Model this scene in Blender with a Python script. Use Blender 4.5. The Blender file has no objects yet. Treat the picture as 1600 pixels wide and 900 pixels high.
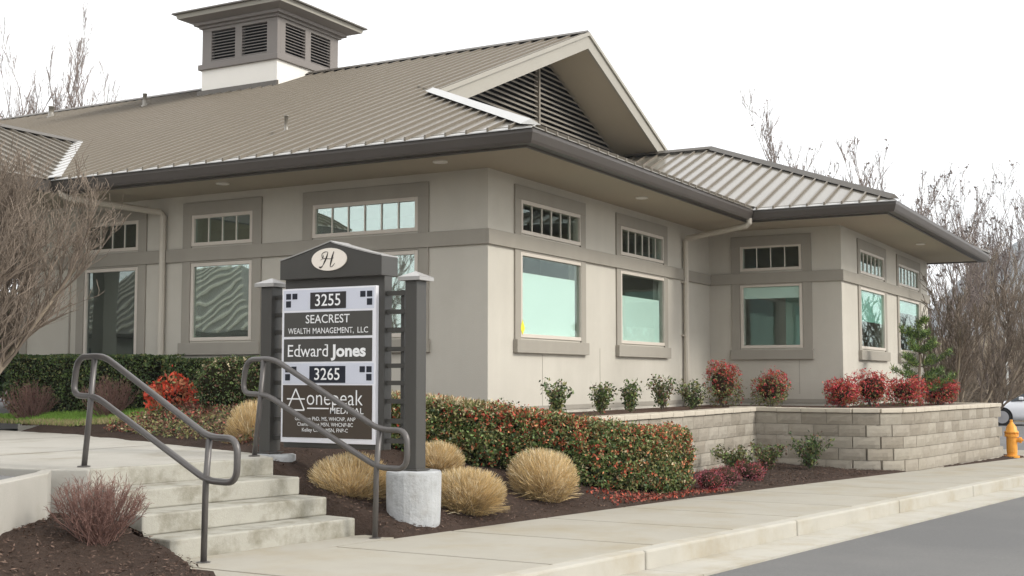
import bpy, math, random
import numpy as np
from mathutils import Vector, Matrix
R = math.radians
scn = bpy.context.scene
col = scn.collection
rng = np.random.default_rng(7)
random.seed(7)

# ------------------------------------------------------------------ camera, sky, sun, exposure
cam_d = bpy.data.cameras.new('camera'); cam = bpy.data.objects.new('camera', cam_d); col.objects.link(cam)
cam.location = (-14.543, -8.436, 0.42)
cam.rotation_euler = (R(94.17), 0, R(-61.0046))
cam_d.sensor_width = 36; cam_d.lens = 1934 / 1600 * 36; cam_d.clip_end = 5000; cam_d.clip_start = .1
scn.camera = cam
SUN = Vector((0.12, -0.84, 0.54)).normalized()
world = bpy.data.worlds.new('World'); scn.world = world; world.use_nodes = True
nt = world.node_tree; nt.nodes.clear()
wo = nt.nodes.new('ShaderNodeOutputWorld'); add = nt.nodes.new('ShaderNodeAddShader')
b1 = nt.nodes.new('ShaderNodeBackground'); b2 = nt.nodes.new('ShaderNodeBackground')
sky = nt.nodes.new('ShaderNodeTexSky'); sky.sky_type = 'NISHITA'; sky.sun_disc = False
sky.sun_elevation = math.asin(SUN.z); sky.sun_rotation = math.atan2(SUN.x, SUN.y)
hs = nt.nodes.new('ShaderNodeHueSaturation'); hs.inputs['Saturation'].default_value = .25
nt.links.new(sky.outputs[0], hs.inputs['Color']); nt.links.new(hs.outputs[0], b1.inputs[0])
b1.inputs[1].default_value = .05                                  # clear sky dimmed by the cloud deck
b2.inputs[0].default_value = (1, .99, .972, 1); b2.inputs[1].default_value = .80   # even overcast
nt.links.new(b1.outputs[0], add.inputs[0]); nt.links.new(b2.outputs[0], add.inputs[1]); nt.links.new(add.outputs[0], wo.inputs[0])
sd = bpy.data.lights.new('sun', 'SUN'); sd.energy = 1.5; sd.angle = R(13); sd.color = (1, .95, .87)
sun = bpy.data.objects.new('sun', sd); col.objects.link(sun)
sun.rotation_euler = (-SUN).to_track_quat('-Z', 'Y').to_euler()
scn.view_settings.view_transform = 'Standard'; scn.view_settings.look = 'None'
scn.view_settings.exposure = 0.80; scn.view_settings.gamma = 1; scn.view_settings.use_curve_mapping = False
scn.render.engine = 'CYCLES'; scn.cycles.max_bounces = 8; scn.cycles.transparent_max_bounces = 16

# ------------------------------------------------------------------ materials
MATS = {}
def mat(name, colr, rough=.8, spec=.3, metal=0, noise=None, bump=None, island=None, coat=0, stain=None, trans=0, streak=0):
    """noise=(scale, amount[, detail]) value mottling; bump=(scale, strength[, dist]); island=amount random per piece;
    stain=(scale, colour, lo, hi) blotches of another colour"""
    m = bpy.data.materials.new(name); m.use_nodes = True; n = m.node_tree; N = n.nodes
    b = N['Principled BSDF']
    b.inputs['Roughness'].default_value = rough; b.inputs['Specular IOR Level'].default_value = spec
    b.inputs['Metallic'].default_value = metal; b.inputs['Coat Weight'].default_value = coat
    c = (*colr, 1)
    tc = N.new('ShaderNodeTexCoord'); geo = None
    rgb = N.new('ShaderNodeRGB'); rgb.outputs[0].default_value = c; out = rgb.outputs[0]
    def mix(fac, a, bcol, mode='MIX'):
        mx = N.new('ShaderNodeMix'); mx.data_type = 'RGBA'; mx.blend_type = mode
        n.links.new(fac, mx.inputs[0]) if not isinstance(fac, float) else setattr(mx.inputs[0], 'default_value', fac)
        n.links.new(a, mx.inputs[6])
        if isinstance(bcol, tuple): mx.inputs[7].default_value = (*bcol, 1)
        else: n.links.new(bcol, mx.inputs[7])
        return mx.outputs[2]
    def scaleval(fac_out, lo, hi, a):
        mr = N.new('ShaderNodeMapRange'); mr.inputs[3].default_value = lo; mr.inputs[4].default_value = hi
        n.links.new(fac_out, mr.inputs[0])
        vm = N.new('ShaderNodeVectorMath'); vm.operation = 'SCALE'
        n.links.new(a, vm.inputs[0]); n.links.new(mr.outputs[0], vm.inputs[3]); return vm.outputs[0]
    def tex(scale, detail=4, rough_=.6):
        t = N.new('ShaderNodeTexNoise'); t.inputs['Scale'].default_value = scale; t.inputs['Detail'].default_value = detail
        t.inputs['Roughness'].default_value = rough_
        n.links.new(geo_pos(), t.inputs['Vector']); return t.outputs['Fac']
    def geo_pos():
        nonlocal geo
        if geo is None: geo = N.new('ShaderNodeNewGeometry')
        return geo.outputs['Position']
    if stain:
        f = tex(stain[0], 6, .65); mr = N.new('ShaderNodeMapRange'); mr.inputs[1].default_value = stain[2]; mr.inputs[2].default_value = stain[3]
        n.links.new(f, mr.inputs[0]); out = mix(mr.outputs[0], out, stain[1])
    if streak:
        mp = N.new('ShaderNodeMapping'); mp.inputs['Scale'].default_value = (5, 5, .3); n.links.new(geo_pos(), mp.inputs[0])
        t = N.new('ShaderNodeTexNoise'); t.inputs['Scale'].default_value = 1; t.inputs['Detail'].default_value = 5; n.links.new(mp.outputs[0], t.inputs['Vector'])
        out = scaleval(t.outputs['Fac'], 1 - streak, 1 + streak, out)
    if noise:
        out = scaleval(tex(noise[0], noise[2] if len(noise) > 2 else 4), 1 - noise[1], 1 + noise[1], out)
    if island:
        geo_pos(); out = scaleval(geo.outputs['Random Per Island'], 1 - island, 1 + island, out)
    n.links.new(out, b.inputs['Base Color'])
    if trans:
        b.inputs['Transmission Weight'].default_value = trans
    if bump:
        bp = N.new('ShaderNodeBump'); bp.inputs['Strength'].default_value = bump[1]; bp.inputs['Distance'].default_value = bump[2] if len(bump) > 2 else .01
        n.links.new(tex(bump[0], 5, .65), bp.inputs['Height']); n.links.new(bp.outputs[0], b.inputs['Normal'])
    MATS[name] = m; return m
M = MATS
mat('stucco', (.535, .505, .44), .92, .2, noise=(.9, .09), bump=(90, .5, .008), stain=(.35, (.46, .43, .37), .48, .75), streak=.045)
mat('trim', (.335, .31, .265), .9, .2, streak=.06, noise=(2, .08), bump=(90, .3, .005))
mat('soffit', (.42, .37, .29), .9, .2, noise=(1.2, .05))
mat('frame', (.60, .545, .475), .5, .4, noise=(3, .05))
mat('muntin_white', (.70, .66, .58), .5, .4)
mat('gutter', (.072, .062, .054), .42, .4, noise=(1.5, .14))
mat('roof', (.205, .185, .152), .30, .6, noise=(.8, .07), coat=.35)
mat('rib', (.17, .147, .115), .45, .4, noise=(.8, .07))
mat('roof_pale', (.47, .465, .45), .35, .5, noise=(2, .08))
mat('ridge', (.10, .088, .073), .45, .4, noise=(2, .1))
mat('rake', (.35, .33, .285), .6, .35, noise=(1.5, .05))
mat('slat', (.26, .235, .20), .7, .3, noise=(2, .08))
mat('cupola_white', (.80, .77, .71), .8, .3, noise=(1, .06))
mat('cupola_grey', (.21, .19, .175), .6, .3, noise=(2, .07))
mat('spout', (.52, .475, .40), .5, .4, noise=(2, .05))
mat('dark', (.012, .012, .012), .9, .1)
mat('interior', (.20, .18, .15), .9, .1)
mat('film', (.61, .70, .66), .6, .3, noise=(1.5, .05))
mat('film_green', (.27, .50, .43), .6, .3, noise=(1.5, .05))
mat('yellow', (.85, .80, .05), .5)
mat('sign_grey', (.056, .053, .047), .38, .45, noise=(3, .08))
mat('sign_white', (.78, .78, .82), .45, .4, noise=(3, .03))
mat('sign_band', (.62, .64, .72), .45, .4)
mat('sign_plate', (.068, .065, .058), .45, .4, noise=(6, .06))
mat('sign_brown', (.060, .044, .031), .45, .4, noise=(6, .06))
mat('sign_navy', (.015, .018, .028), .4, .4)
mat('sign_num', (.035, .032, .033), .4, .4)
mat('lettering', (.86, .86, .86), .5, .3)
mat('cream', (.84, .77, .68), .5, .3, noise=(9, .05))
mat('ink', (.03, .025, .02), .6)
mat('cap_metal', (.38, .37, .355), .35, .5, metal=.3)
mat('rail', (.115, .107, .102), .36, .5, metal=.35, noise=(8, .15))
mat('concrete', (.42, .402, .36), .9, .2, noise=(3, .12, 6), bump=(60, .4, .005), stain=(1.6, (.33, .305, .25), .52, .75))
mat('concrete_step', (.37, .357, .31), .9, .2, noise=(4, .16, 7), bump=(50, .5, .006), stain=(3.6, (.20, .185, .14), .46, .70))
mat('concrete_walk', (.36, .338, .288), .9, .2, noise=(2.5, .10, 6), bump=(70, .4, .004), stain=(1.1, (.33, .295, .225), .46, .70))
mat('concrete_curb', (.43, .41, .358), .9, .2, noise=(2.5, .1, 6), bump=(60, .4, .005), stain=(1.7, (.36, .32, .245), .46, .72))
mat('pier', (.42, .43, .435), .9, .2, noise=(6, .2, 6), bump=(25, .6, .02), stain=(5, (.34, .34, .33), .46, .68))
mat('joint_dirt', (.12, .10, .07), .95, .1, noise=(20, .4))
mat('asphalt', (.135, .134, .132), .85, .25, noise=(45, .22, 4), bump=(220, .6, .006), stain=(.35, (.165, .162, .156), .42, .68))
mat('asphalt_light', (.2, .2, .2), .9, .2, noise=(.5, .1, 8))
for i, c in enumerate([(.33, .298, .245), (.295, .262, .212), (.345, .312, .26), (.315, .282, .232), (.265, .235, .19)]):
    mat('block%d' % i, c, .95, .15, noise=(9, .18, 6), bump=(45, .7, .012))
mat('block_cap', (.50, .45, .37), .95, .15, noise=(6, .14, 6), bump=(60, .5, .006))
mat('mulch', (.060, .042, .033), .95, .1, noise=(14, .5, 8), bump=(40, 1, .03), stain=(1.0, (.075, .05, .04), .5, .75))
mat('chip', (.12, .082, .064), .95, .1, island=.6)
mat('soil', (.10, .065, .05), .95, .1, noise=(8, .3, 6), bump=(30, .8, .03))
mat('dirt', (.16, .135, .095), .95, .1, noise=(.5, .25, 8))
mat('turf', (.10, .16, .035), .95, .1, noise=(3, .3, 6))
mat('grass', (.20, .34, .06), .8, .2, island=.35)
mat('grass_dry', (.38, .32, .17), .9, .1, island=.3)
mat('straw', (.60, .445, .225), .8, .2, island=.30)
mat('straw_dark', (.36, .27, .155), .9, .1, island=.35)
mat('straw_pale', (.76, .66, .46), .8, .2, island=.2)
mat('leaf_green', (.105, .155, .042), .5, .35, island=.45)
mat('leaf_dark', (.045, .078, .025), .5, .35, island=.45)
mat('leaf_olive', (.19, .185, .07), .6, .3, island=.4)
mat('leaf_red', (.43, .085, .045), .55, .3, island=.4)
mat('leaf_orange', (.50, .21, .10), .55, .3, island=.35)
mat('leaf_scarlet', (.62, .07, .035), .5, .3, island=.35)
mat('leaf_crimson', (.42, .04, .05), .55, .3, island=.4)
mat('leaf_pink', (.30, .085, .11), .6, .3, island=.4)
mat('leaf_tip', (.52, .44, .28), .7, .2, island=.3)
mat('leaf_bronze', (.15, .085, .055), .7, .2, island=.45)
mat('leaf_fallen', (.26, .075, .055), .8, .2, island=.5)
mat('pine', (.12, .20, .05), .6, .3, island=.45)
mat('pine_new', (.26, .33, .09), .6, .3, island=.35)
mat('bark', (.13, .105, .085), .9, .1, noise=(12, .3))
mat('bark_pale', (.27, .225, .17), .9, .1, noise=(12, .3))
mat('bark_far', (.17, .14, .125), .9, .1)
mat('twig', (.215, .175, .14), .9, .1, island=.3)
mat('twig_red', (.20, .118, .098), .9, .1, island=.3)
mat('twig_far', (.23, .19, .17), .9, .1, island=.3)
mat('brush', (.27, .22, .165), .9, .1, island=.35)
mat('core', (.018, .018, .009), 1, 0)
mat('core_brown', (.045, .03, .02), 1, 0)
mat('hydrant', (.78, .34, .045), .45, .4, noise=(10, .12), stain=(9, (.55, .22, .03), .55, .75))
mat('car_white', (.78, .79, .82), .22, .5, coat=.5)
mat('car_blue', (.42, .52, .66), .22, .5, coat=.5)
mat('car_glass', (.03, .04, .05), .08, .6)
mat('tyre', (.018, .018, .018), .8, .2)
mat('rim', (.5, .5, .52), .3, .5, metal=.7)
mat('lamp_glass', (.7, .7, .72), .1, .6)
mat('hill', (.060, .070, .065), 1, 0, noise=(.05, .45, 8), stain=(.01, (.095, .085, .07), .45, .65))
mat('white_post', (.75, .75, .72), .5)
# window glass: coated pane, part see-through, part mirror
def glass_mat(name, refl, tint):
    m = bpy.data.materials.new(name); m.use_nodes = True; n = m.node_tree; N = n.nodes; N.remove(N['Principled BSDF'])
    tr = N.new('ShaderNodeBsdfTransparent'); tr.inputs[0].default_value = (*tint, 1)
    gl = N.new('ShaderNodeBsdfGlossy'); gl.inputs['Roughness'].default_value = .015; gl.inputs[0].default_value = (.80, .90, .86, 1)
    fr = N.new('ShaderNodeLayerWeight'); fr.inputs[0].default_value = .5
    pw = N.new('ShaderNodeMath'); pw.operation = 'POWER'; pw.inputs[1].default_value = 5; n.links.new(fr.outputs['Facing'], pw.inputs[0])
    mr = N.new('ShaderNodeMapRange'); mr.inputs[3].default_value = refl; mr.inputs[4].default_value = 1
    tx = N.new('ShaderNodeTexNoise'); tx.inputs['Scale'].default_value = 1.3; tx.inputs['Detail'].default_value = 1
    g = N.new('ShaderNodeNewGeometry'); bp = N.new('ShaderNodeBump'); bp.inputs['Strength'].default_value = .06; bp.inputs['Distance'].default_value = .05
    n.links.new(g.outputs['Position'], tx.inputs['Vector']); n.links.new(tx.outputs['Fac'], bp.inputs['Height']); n.links.new(bp.outputs[0], gl.inputs['Normal'])
    mx = N.new('ShaderNodeMixShader'); n.links.new(pw.outputs[0], mr.inputs[0]); n.links.new(mr.outputs[0], mx.inputs[0])
    n.links.new(tr.outputs[0], mx.inputs[1]); n.links.new(gl.outputs[0], mx.inputs[2]); n.links.new(mx.outputs[0], N['Material Output'].inputs[0])
    MATS[name] = m
glass_mat('glass', .42, (.6, .72, .66)); glass_mat('glass_dark', .20, (.35, .4, .38)); glass_mat('glass_clear', .05, (.93, .98, .96))

# ------------------------------------------------------------------ builders
def link(o): col.objects.link(o); return o
def tag(o, label=None, cat=None, group=None, kind=None):
    if label: o['label'] = label
    if cat: o['category'] = cat
    if group: o['group'] = group
    if kind: o['kind'] = kind
    return o
def thing(name, label, cat, loc=(0, 0, 0), group=None, kind=None):
    o = link(bpy.data.objects.new(name, None)); o.location = loc; o.empty_display_size = .2
    return tag(o, label, cat, group, kind)
def setparent(o, p, local=False):
    if p is None: return o
    o.parent = p
    if p.type == 'EMPTY' and not local: o.matrix_parent_inverse = Matrix.Translation(-Vector(p.location))
    return o
def np_mesh(name, V, loops, starts, totals, mats, mi=None, smooth=False):
    me = bpy.data.meshes.new(name)
    V = np.asarray(V, np.float32); me.vertices.add(len(V)); me.vertices.foreach_set('co', V.ravel())
    loops = np.asarray(loops, np.int32); me.loops.add(len(loops)); me.loops.foreach_set('vertex_index', loops)
    me.polygons.add(len(starts)); me.polygons.foreach_set('loop_start', np.asarray(starts, np.int32)); me.polygons.foreach_set('loop_total', np.asarray(totals, np.int32))
    for m in mats: me.materials.append(M[m])
    if mi is not None: me.polygons.foreach_set('material_index', np.asarray(mi, np.int32))
    if smooth: me.polygons.foreach_set('use_smooth', np.ones(len(starts), bool))
    me.update(calc_edges=True); return me
def obj(name, me, parent=None, local=False):
    return setparent(link(bpy.data.objects.new(name, me)), parent, local)

class MB:
    def __init__(s): s.v = []; s.f = []; s.mi = []; s.cur = 0
    def face(s, pts):
        i = len(s.v); s.v += [tuple(p) for p in pts]; s.f.append(tuple(range(i, i + len(pts)))); s.mi.append(s.cur); return s
    def box(s, x0, x1, y0, y1, z0, z1, xf=None):
        p = [(x0, y0, z0), (x1, y0, z0), (x1, y1, z0), (x0, y1, z0), (x0, y0, z1), (x1, y0, z1), (x1, y1, z1), (x0, y1, z1)]
        return s.hexa(p, xf)
    def hexa(s, p, xf=None):
        if xf: p = [xf(*q) for q in p]
        i = len(s.v); s.v += [tuple(q) for q in p]
        a, b, c = Vector(p[1]) - Vector(p[0]), Vector(p[3]) - Vector(p[0]), Vector(p[4]) - Vector(p[0])
        fs = [(0, 3, 2, 1), (4, 5, 6, 7), (0, 1, 5, 4), (1, 2, 6, 5), (2, 3, 7, 6), (3, 0, 4, 7)]
        if a.cross(b).dot(c) < 0: fs = [f[::-1] for f in fs]
        for f in fs: s.f.append(tuple(i + k for k in f)); s.mi.append(s.cur)
        return s
    def prism(s, poly, xf, d0, d1):
        """poly in (a,b); xf(a,b,d) -> world"""
        n = len(poly); i = len(s.v)
        s.v += [tuple(xf(a, b, d0)) for a, b in poly] + [tuple(xf(a, b, d1)) for a, b in poly]
        s.f.append(tuple(i + k for k in range(n))); s.f.append(tuple(i + n + k for k in reversed(range(n)))); s.mi += [s.cur] * 2
        for k in range(n):
            k2 = (k + 1) % n; s.f.append((i + k, i + n + k, i + n + k2, i + k2)); s.mi.append(s.cur)
        return s
    def tube(s, pts, rad, n=8, cap=True):
        pts = [Vector(p) for p in pts]; m = len(pts); i0 = len(s.v)
        if not hasattr(rad, '__len__'): rad = [rad] * m
        up = None
        for k in range(m):
            d = (pts[min(k + 1, m - 1)] - pts[max(k - 1, 0)]).normalized()
            if up is None: up = Vector((0, 0, 1)) if abs(d.z) < .9 else Vector((1, 0, 0))
            u = d.cross(up).normalized(); w = u.cross(d).normalized(); up = w
            for j in range(n):
                a = 2 * math.pi * j / n; s.v.append(tuple(pts[k] + (u * math.cos(a) + w * math.sin(a)) * rad[k]))
        for k in range(m - 1):
            for j in range(n):
                j2 = (j + 1) % n; s.f.append((i0 + k * n + j, i0 + k * n + j2, i0 + (k + 1) * n + j2, i0 + (k + 1) * n + j)); s.mi.append(s.cur)
        if cap:
            s.f.append(tuple(i0 + j for j in reversed(range(n)))); s.f.append(tuple(i0 + (m - 1) * n + j for j in range(n))); s.mi += [s.cur] * 2
        return s
    def lathe(s, prof, n=20, c=(0, 0, 0), axis='z'):
        i0 = len(s.v); m = len(prof)
        for r, h in prof:
            for j in range(n):
                a = 2 * math.pi * j / n; x, y = r * math.cos(a), r * math.sin(a)
                p = (x, y, h) if axis == 'z' else ((h, x, y) if axis == 'x' else (x, h, y))
                s.v.append((p[0] + c[0], p[1] + c[1], p[2] + c[2]))
        for k in range(m - 1):
            for j in range(n):
                j2 = (j + 1) % n; f = (i0 + k * n + j, i0 + k * n + j2, i0 + (k + 1) * n + j2, i0 + (k + 1) * n + j)
                s.f.append(f if axis != 'y' else f[::-1]); s.mi.append(s.cur)
        s.f.append(tuple(i0 + j for j in reversed(range(n)))); s.f.append(tuple(i0 + (m - 1) * n + j for j in range(n))); s.mi += [s.cur] * 2
        return s
    def mesh(s, name, mats, smooth=False):
        me = bpy.data.meshes.new(name); me.from_pydata(s.v, [], s.f)
        for m in ([mats] if isinstance(mats, str) else mats): me.materials.append(M[m])
        if any(s.mi): me.polygons.foreach_set('material_index', s.mi)
        if smooth: me.polygons.foreach_set('use_smooth', [True] * len(s.f))
        me.update(); return me
    def build(s, name, mats, parent=None, smooth=False, local=False, kind=None, bevel=0):
        o = obj(name, s.mesh(name, mats, smooth), parent, local)
        if kind: o['kind'] = kind
        if bevel:
            b = o.modifiers.new('bevel', 'BEVEL'); b.width = bevel; b.segments = 2; b.limit_method = 'ANGLE'
        return o
def structure(o): o['kind'] = 'structure'; return o

# ------------------------------------------------------------------ terrain
def yin(x): return -2.09 - .137 * (x + 5.5) if x < .19 else -2.87 - .184 * (x - .19)       # inner edge of pavement
def ycb(x): return -4.37 - .1294 * (x + 4.91)                                               # kerb top, road side
def zed(x): return -1 - .011 * (min(x, 13.5) + 5.5)                                         # pavement level
def sm(a, b, x):
    t = min(1, max(0, (x - a) / (b - a))); return t * t * (3 - 2 * t)
def terrain(x, y):
    s = y - yin(x); k = .33 + (.04 - .33) * sm(-1.6, .6, x)
    if x < -6.8: k = .42
    z = zed(x) + .02 + k * max(s, 0)
    if s < 0: z = zed(x) - .03
    if x < -7.35 and s < 0: z = zed(x) + .02
    xp = (-4.7 + (y * .42 if y < 5 else 2.1 + .2 * (y - 5))) if y > 0 else -4.7 + .4 * y
    cap = -.32 + .2 * max(0, x - xp) if x > xp else -.36
    a = (x + 5.361) * .98541 - (y + 1.733) * .17021; b = (x + 5.361) * .17021 + (y + 1.733) * .98541
    if x < -6.8: z = min(zed(x) + .03 + .26 * max(s, 0), -.70)
    if -2.10 < a < .10 and -.75 < b < 1.25: return zed(x) - .08
    return min(z, cap, -.06)
def grid(name, xs, ys_of, zf, m, amp=0, kind='structure'):
    V = []; F = []; n = None
    for x in xs:
        ys = ys_of(x); n = len(ys)
        for y in ys: V.append((x, y, zf(x, y) + (amp * (random.random() - .5))))
    for i in range(len(xs) - 1):
        for j in range(n - 1):
            a = i * n + j; F.append((a, a + n, a + n + 1, a + 1))
    me = bpy.data.meshes.new(name); me.from_pydata(V, [], F); me.materials.append(M[m]); me.update()
    me.polygons.foreach_set('use_smooth', [True] * len(F))
    o = obj(name, me); o['kind'] = kind; return o
L = lambda a, b, n: [a + (b - a) * i / (n - 1) for i in range(n)]
grid('ground', L(-900, 2100, 3), lambda x: L(-900, 900, 3), lambda x, y: -2.2, 'dirt')
grid('road', [-60] + L(-20, 16, 37) + [30, 60, 90], lambda x: [-60, -25, -12, -8, -6, -4, 0, 10, 30, 60], lambda x, y: zed(x) - .175, 'asphalt')
grid('planting_bed', L(-7.4, 12.4, 160), lambda x: [yin(x) - .1 + t * t * 9 for t in L(0, 1, 60)], terrain, 'mulch', .022)
mb_ = grid('mulch_bed', L(-13, -7.38, 70), lambda x: L(-6.2, 1.2, 90), lambda x, y: terrain(x, y) - (0 if y > -5.5 else .25), 'mulch', .03)
for v in mb_.data.vertices:                       # the pavement edge swings away to the left below the steps
    if v.co.y < -1.72: v.co.x = -13 + (v.co.x + 13) * (5.62 + .75 * (v.co.y + 1.72)) / 5.62; v.co.z += (.0 if v.co.x > -7.38 + .75 * (v.co.y + 1.72) - .06 else .025)
# car park behind on the left
grid('parking_lot', L(-12, 60, 5), lambda x: [9.5, 20, 40, 75], lambda x, y: -.33 if y > 10 else -.45, 'asphalt_light')

# concrete path and landing
TH = R(-9.8); RX = (math.cos(TH), math.sin(TH)); NX = (-math.sin(TH), math.cos(TH))
BR = (-5.361, -1.733)
def stp(a, b, z): return (BR[0] + RX[0] * a + NX[0] * b, BR[1] + RX[1] * a + NX[1] * b, z)
LZ = -.34
pb = MB()
path_poly = [stp(0, 1.13, 0)[:2], (-4.72, 0.0), (-3.8, 2.2), (-2.62, 4.4), (-2.2, 7.0), (-2.0, 9.6), (-6.5, 9.6), (-7.0, 4.0), (-7.36, .55), (-7.30, -.02), stp(-2.0, 1.13, 0)[:2]]
pb.prism(path_poly, lambda a, b, d: (a, b, d), LZ - .75, LZ)
path = structure(pb.build('path', 'concrete', bevel=.012))
j = MB()
for a, b in (((-7.2, 1.9), (-3.9, 2.0)), ((-7.0, 4.6), (-2.6, 4.35))):
    d = Vector((b[0] - a[0], b[1] - a[1], 0)).normalized(); n_ = Vector((-d.y, d.x, 0)) * .008
    A = Vector((*a, LZ + .003)); B = Vector((*b, LZ + .003)); j.face([A - n_, B - n_, B + n_, A + n_])
j.build('path_joint', 'core_brown', path)
# wing kerb at the left of the landing with a sunken strip behind it
w = MB()
w.prism([(-7.36, -.10), (-7.62, -.36), (-8.5, -.86), (-9.6, -1.36), (-9.56, -1.22), (-8.46, -.70), (-7.64, -.22), (-7.40, -.02)], lambda a, b, d: (a, b, d), -1.0, LZ + .004)
structure(w.build('path_edge', 'concrete', bevel=.01))
w = MB(); w.prism([(-7.40, .5), (-7.44, -.03), (-7.64, -.21), (-8.46, -.69), (-9.56, -1.2), (-9.4, .5)], lambda a, b, d: (a, b, d), -.6, LZ - .06)
structure(w.build('sunken_gravel_strip', 'asphalt_light'))
# steps
st = thing('concrete_steps', 'four weathered concrete steps rising from the pavement to the path', 'steps', (*stp(-1, 0, 0)[:2], -1))
for k in range(4):
    b = MB(); z1 = -1 + .165 * (k + 1); back = .375 * 3 + .02 if k < 3 else 1.129
    b.box(-1.985, 0, .375 * k, 1.18 if k < 3 else 1.2, -1.1 if k == 0 else z1 - .165, z1 if k < 3 else LZ + .002, stp)
    b.build('step', 'concrete_step', st, bevel=.014)

# pavement slabs, kerb stones, gutter pan
sw = structure(thing('sidewalk', None, None)); cb = structure(thing('curb', None, None)); gp = structure(thing('gutter_pan', None, None))
def line(kind, t):
    """t along the street; straight to x=13 then round the corner to the left"""
    x = min(t, 13.0); yi, yc = yin(x), ycb(x)
    if t <= 13.0:
        base = {'in': Vector((x, yi)), 'bk': Vector((x, yc + .16)), 'fr': Vector((x, yc)), 'frin': Vector((x, yc + .03)), 'bkin': Vector((x, yc + .13)), 'pan': Vector((x, yc - .50))}
        return base[kind]
    rad0 = {'in': 1.6, 'bk': 1.6 + (yin(13) - ycb(13) - .16), 'fr': 1.6 + (yin(13) - ycb(13)), 'frin': 1.57 + (yin(13) - ycb(13)), 'bkin': 1.47 + (yin(13) - ycb(13)), 'pan': 1.6 + (yin(13) - ycb(13)) + .5}[kind]
    c = Vector((13.0, yin(13) + 1.6)); a = (t - 13) / 2.6
    if a < math.pi / 2: return c + Vector((math.sin(a), -math.cos(a))) * rad0
    return c + Vector((rad0, (a - math.pi / 2) * 2.6))
def strip(mb, ka, kb, t0, t1, zt, zb, n=3):
    for i in range(n):
        a, b = t0 + (t1 - t0) * i / n, t0 + (t1 - t0) * (i + 1) / n
        P = [line(kb, a), line(kb, b), line(ka, b), line(ka, a)]
        za, zb_ = zed(a), zed(b)
        mb.hexa([(*P[0], za + zb), (*P[1], zb_ + zb), (*P[2], zb_ + zb), (*P[3], za + zb), (*P[0], za + zt), (*P[1], zb_ + zt), (*P[2], zb_ + zt), (*P[3], za + zt)])
t = -7.55; ts = [-10.59]
while ts[-1] < 26: ts.append(ts[-1] + 1.52)
for a, b in zip(ts, ts[1:]):
    m_ = MB(); strip(m_, 'in', 'bk', a + .02, b - .02, 0, -.12, 1 if b < 13 else 4); m_.build('slab', 'concrete_walk', sw, bevel=.008)
m_ = MB(); strip(m_, 'in', 'bk', -10.5, 26, -.007, -.1, 40); m_.build('joint_bed', 'joint_dirt', sw)
ts = [-11.0, -7.95, -4.91]
while ts[-1] < 26: ts.append(ts[-1] + 3.05)
for a, b in zip(ts, ts[1:]):
    m_ = MB(); strip(m_, 'bk', 'fr', a + .009, b - .009, .002, -.3, 1 if b < 13 else 6); m_.build('kerb_stone', 'concrete_curb', cb, bevel=.02)
    m_ = MB(); strip(m_, 'fr', 'pan', a + .004, b - .004, -.155, -.3, 1 if b < 13 else 6); m_.build('pan_slab', 'concrete_curb', gp)
m_ = MB(); strip(m_, 'bkin', 'frin', -10.9, 26, -.02, -.28, 40); m_.build('joint_bed', 'core_brown', cb)
m_ = MB(); m_.prism([(-7.42, yin(-7.42) + .008), (-5.30, yin(-5.30) + .008), stp(.10, -.03, 0)[:2], stp(0, .01, 0)[:2], stp(-1.985, .01, 0)[:2], stp(-2.05, -.03, 0)[:2]], lambda a, b, d: (a, b, d), -1.12, -.994)
m_.build('slab', 'concrete_walk', sw)
corner = MB(); corner.prism([(12.2, -4.70), (13.0, -5.2), (14.5, -3.6), (14.6, 12), (12.0, 12)], lambda a, b, d: (a, b, d), -1.4, -1.17)
structure(corner.build('corner_bed', 'soil'))

# ------------------------------------------------------------------ the office building
bld = thing('office_building', 'beige stucco office building with hipped tan metal roof, louvred gable and cupola', 'building', (0, 0, 0))
ZS = 3.3; ZE = 3.46; MS = .4167; OV = 1.48; XR = 8.35; BX = 8.75; BY = -2.61; BEND = 17.2; LEND = 9.3
def xf_left(u, d, z): return (-d, u, z)            # facade x=0 facing -x ; u = y
def xf_right(u, d, z): return (u, -d, z)           # facade y=0 facing -y ; u = x
def xf_bayl(u, d, z): return (BX - d, u, z)
def xf_bayr(u, d, z): return (u, BY - d, z)
def facade(xf, u0, u1, opens, zb=-.6, zt=ZS):
    us = sorted({u0, u1, *[o[0] for o in opens], *[o[1] for o in opens]}); zs = sorted({zb, zt, *[o[2] for o in opens], *[o[3] for o in opens]})
    m_ = MB()
    for a, b in zip(us, us[1:]):
        for c, d in zip(zs, zs[1:]):
            um, zm = (a + b) / 2, (c + d) / 2
            if any(o[0] < um < o[1] and o[2] < zm < o[3] for o in opens): continue
            m_.box(a, b, -.22, 0, c, d, xf)
    return m_.build('wall', 'stucco', bld)
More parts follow.
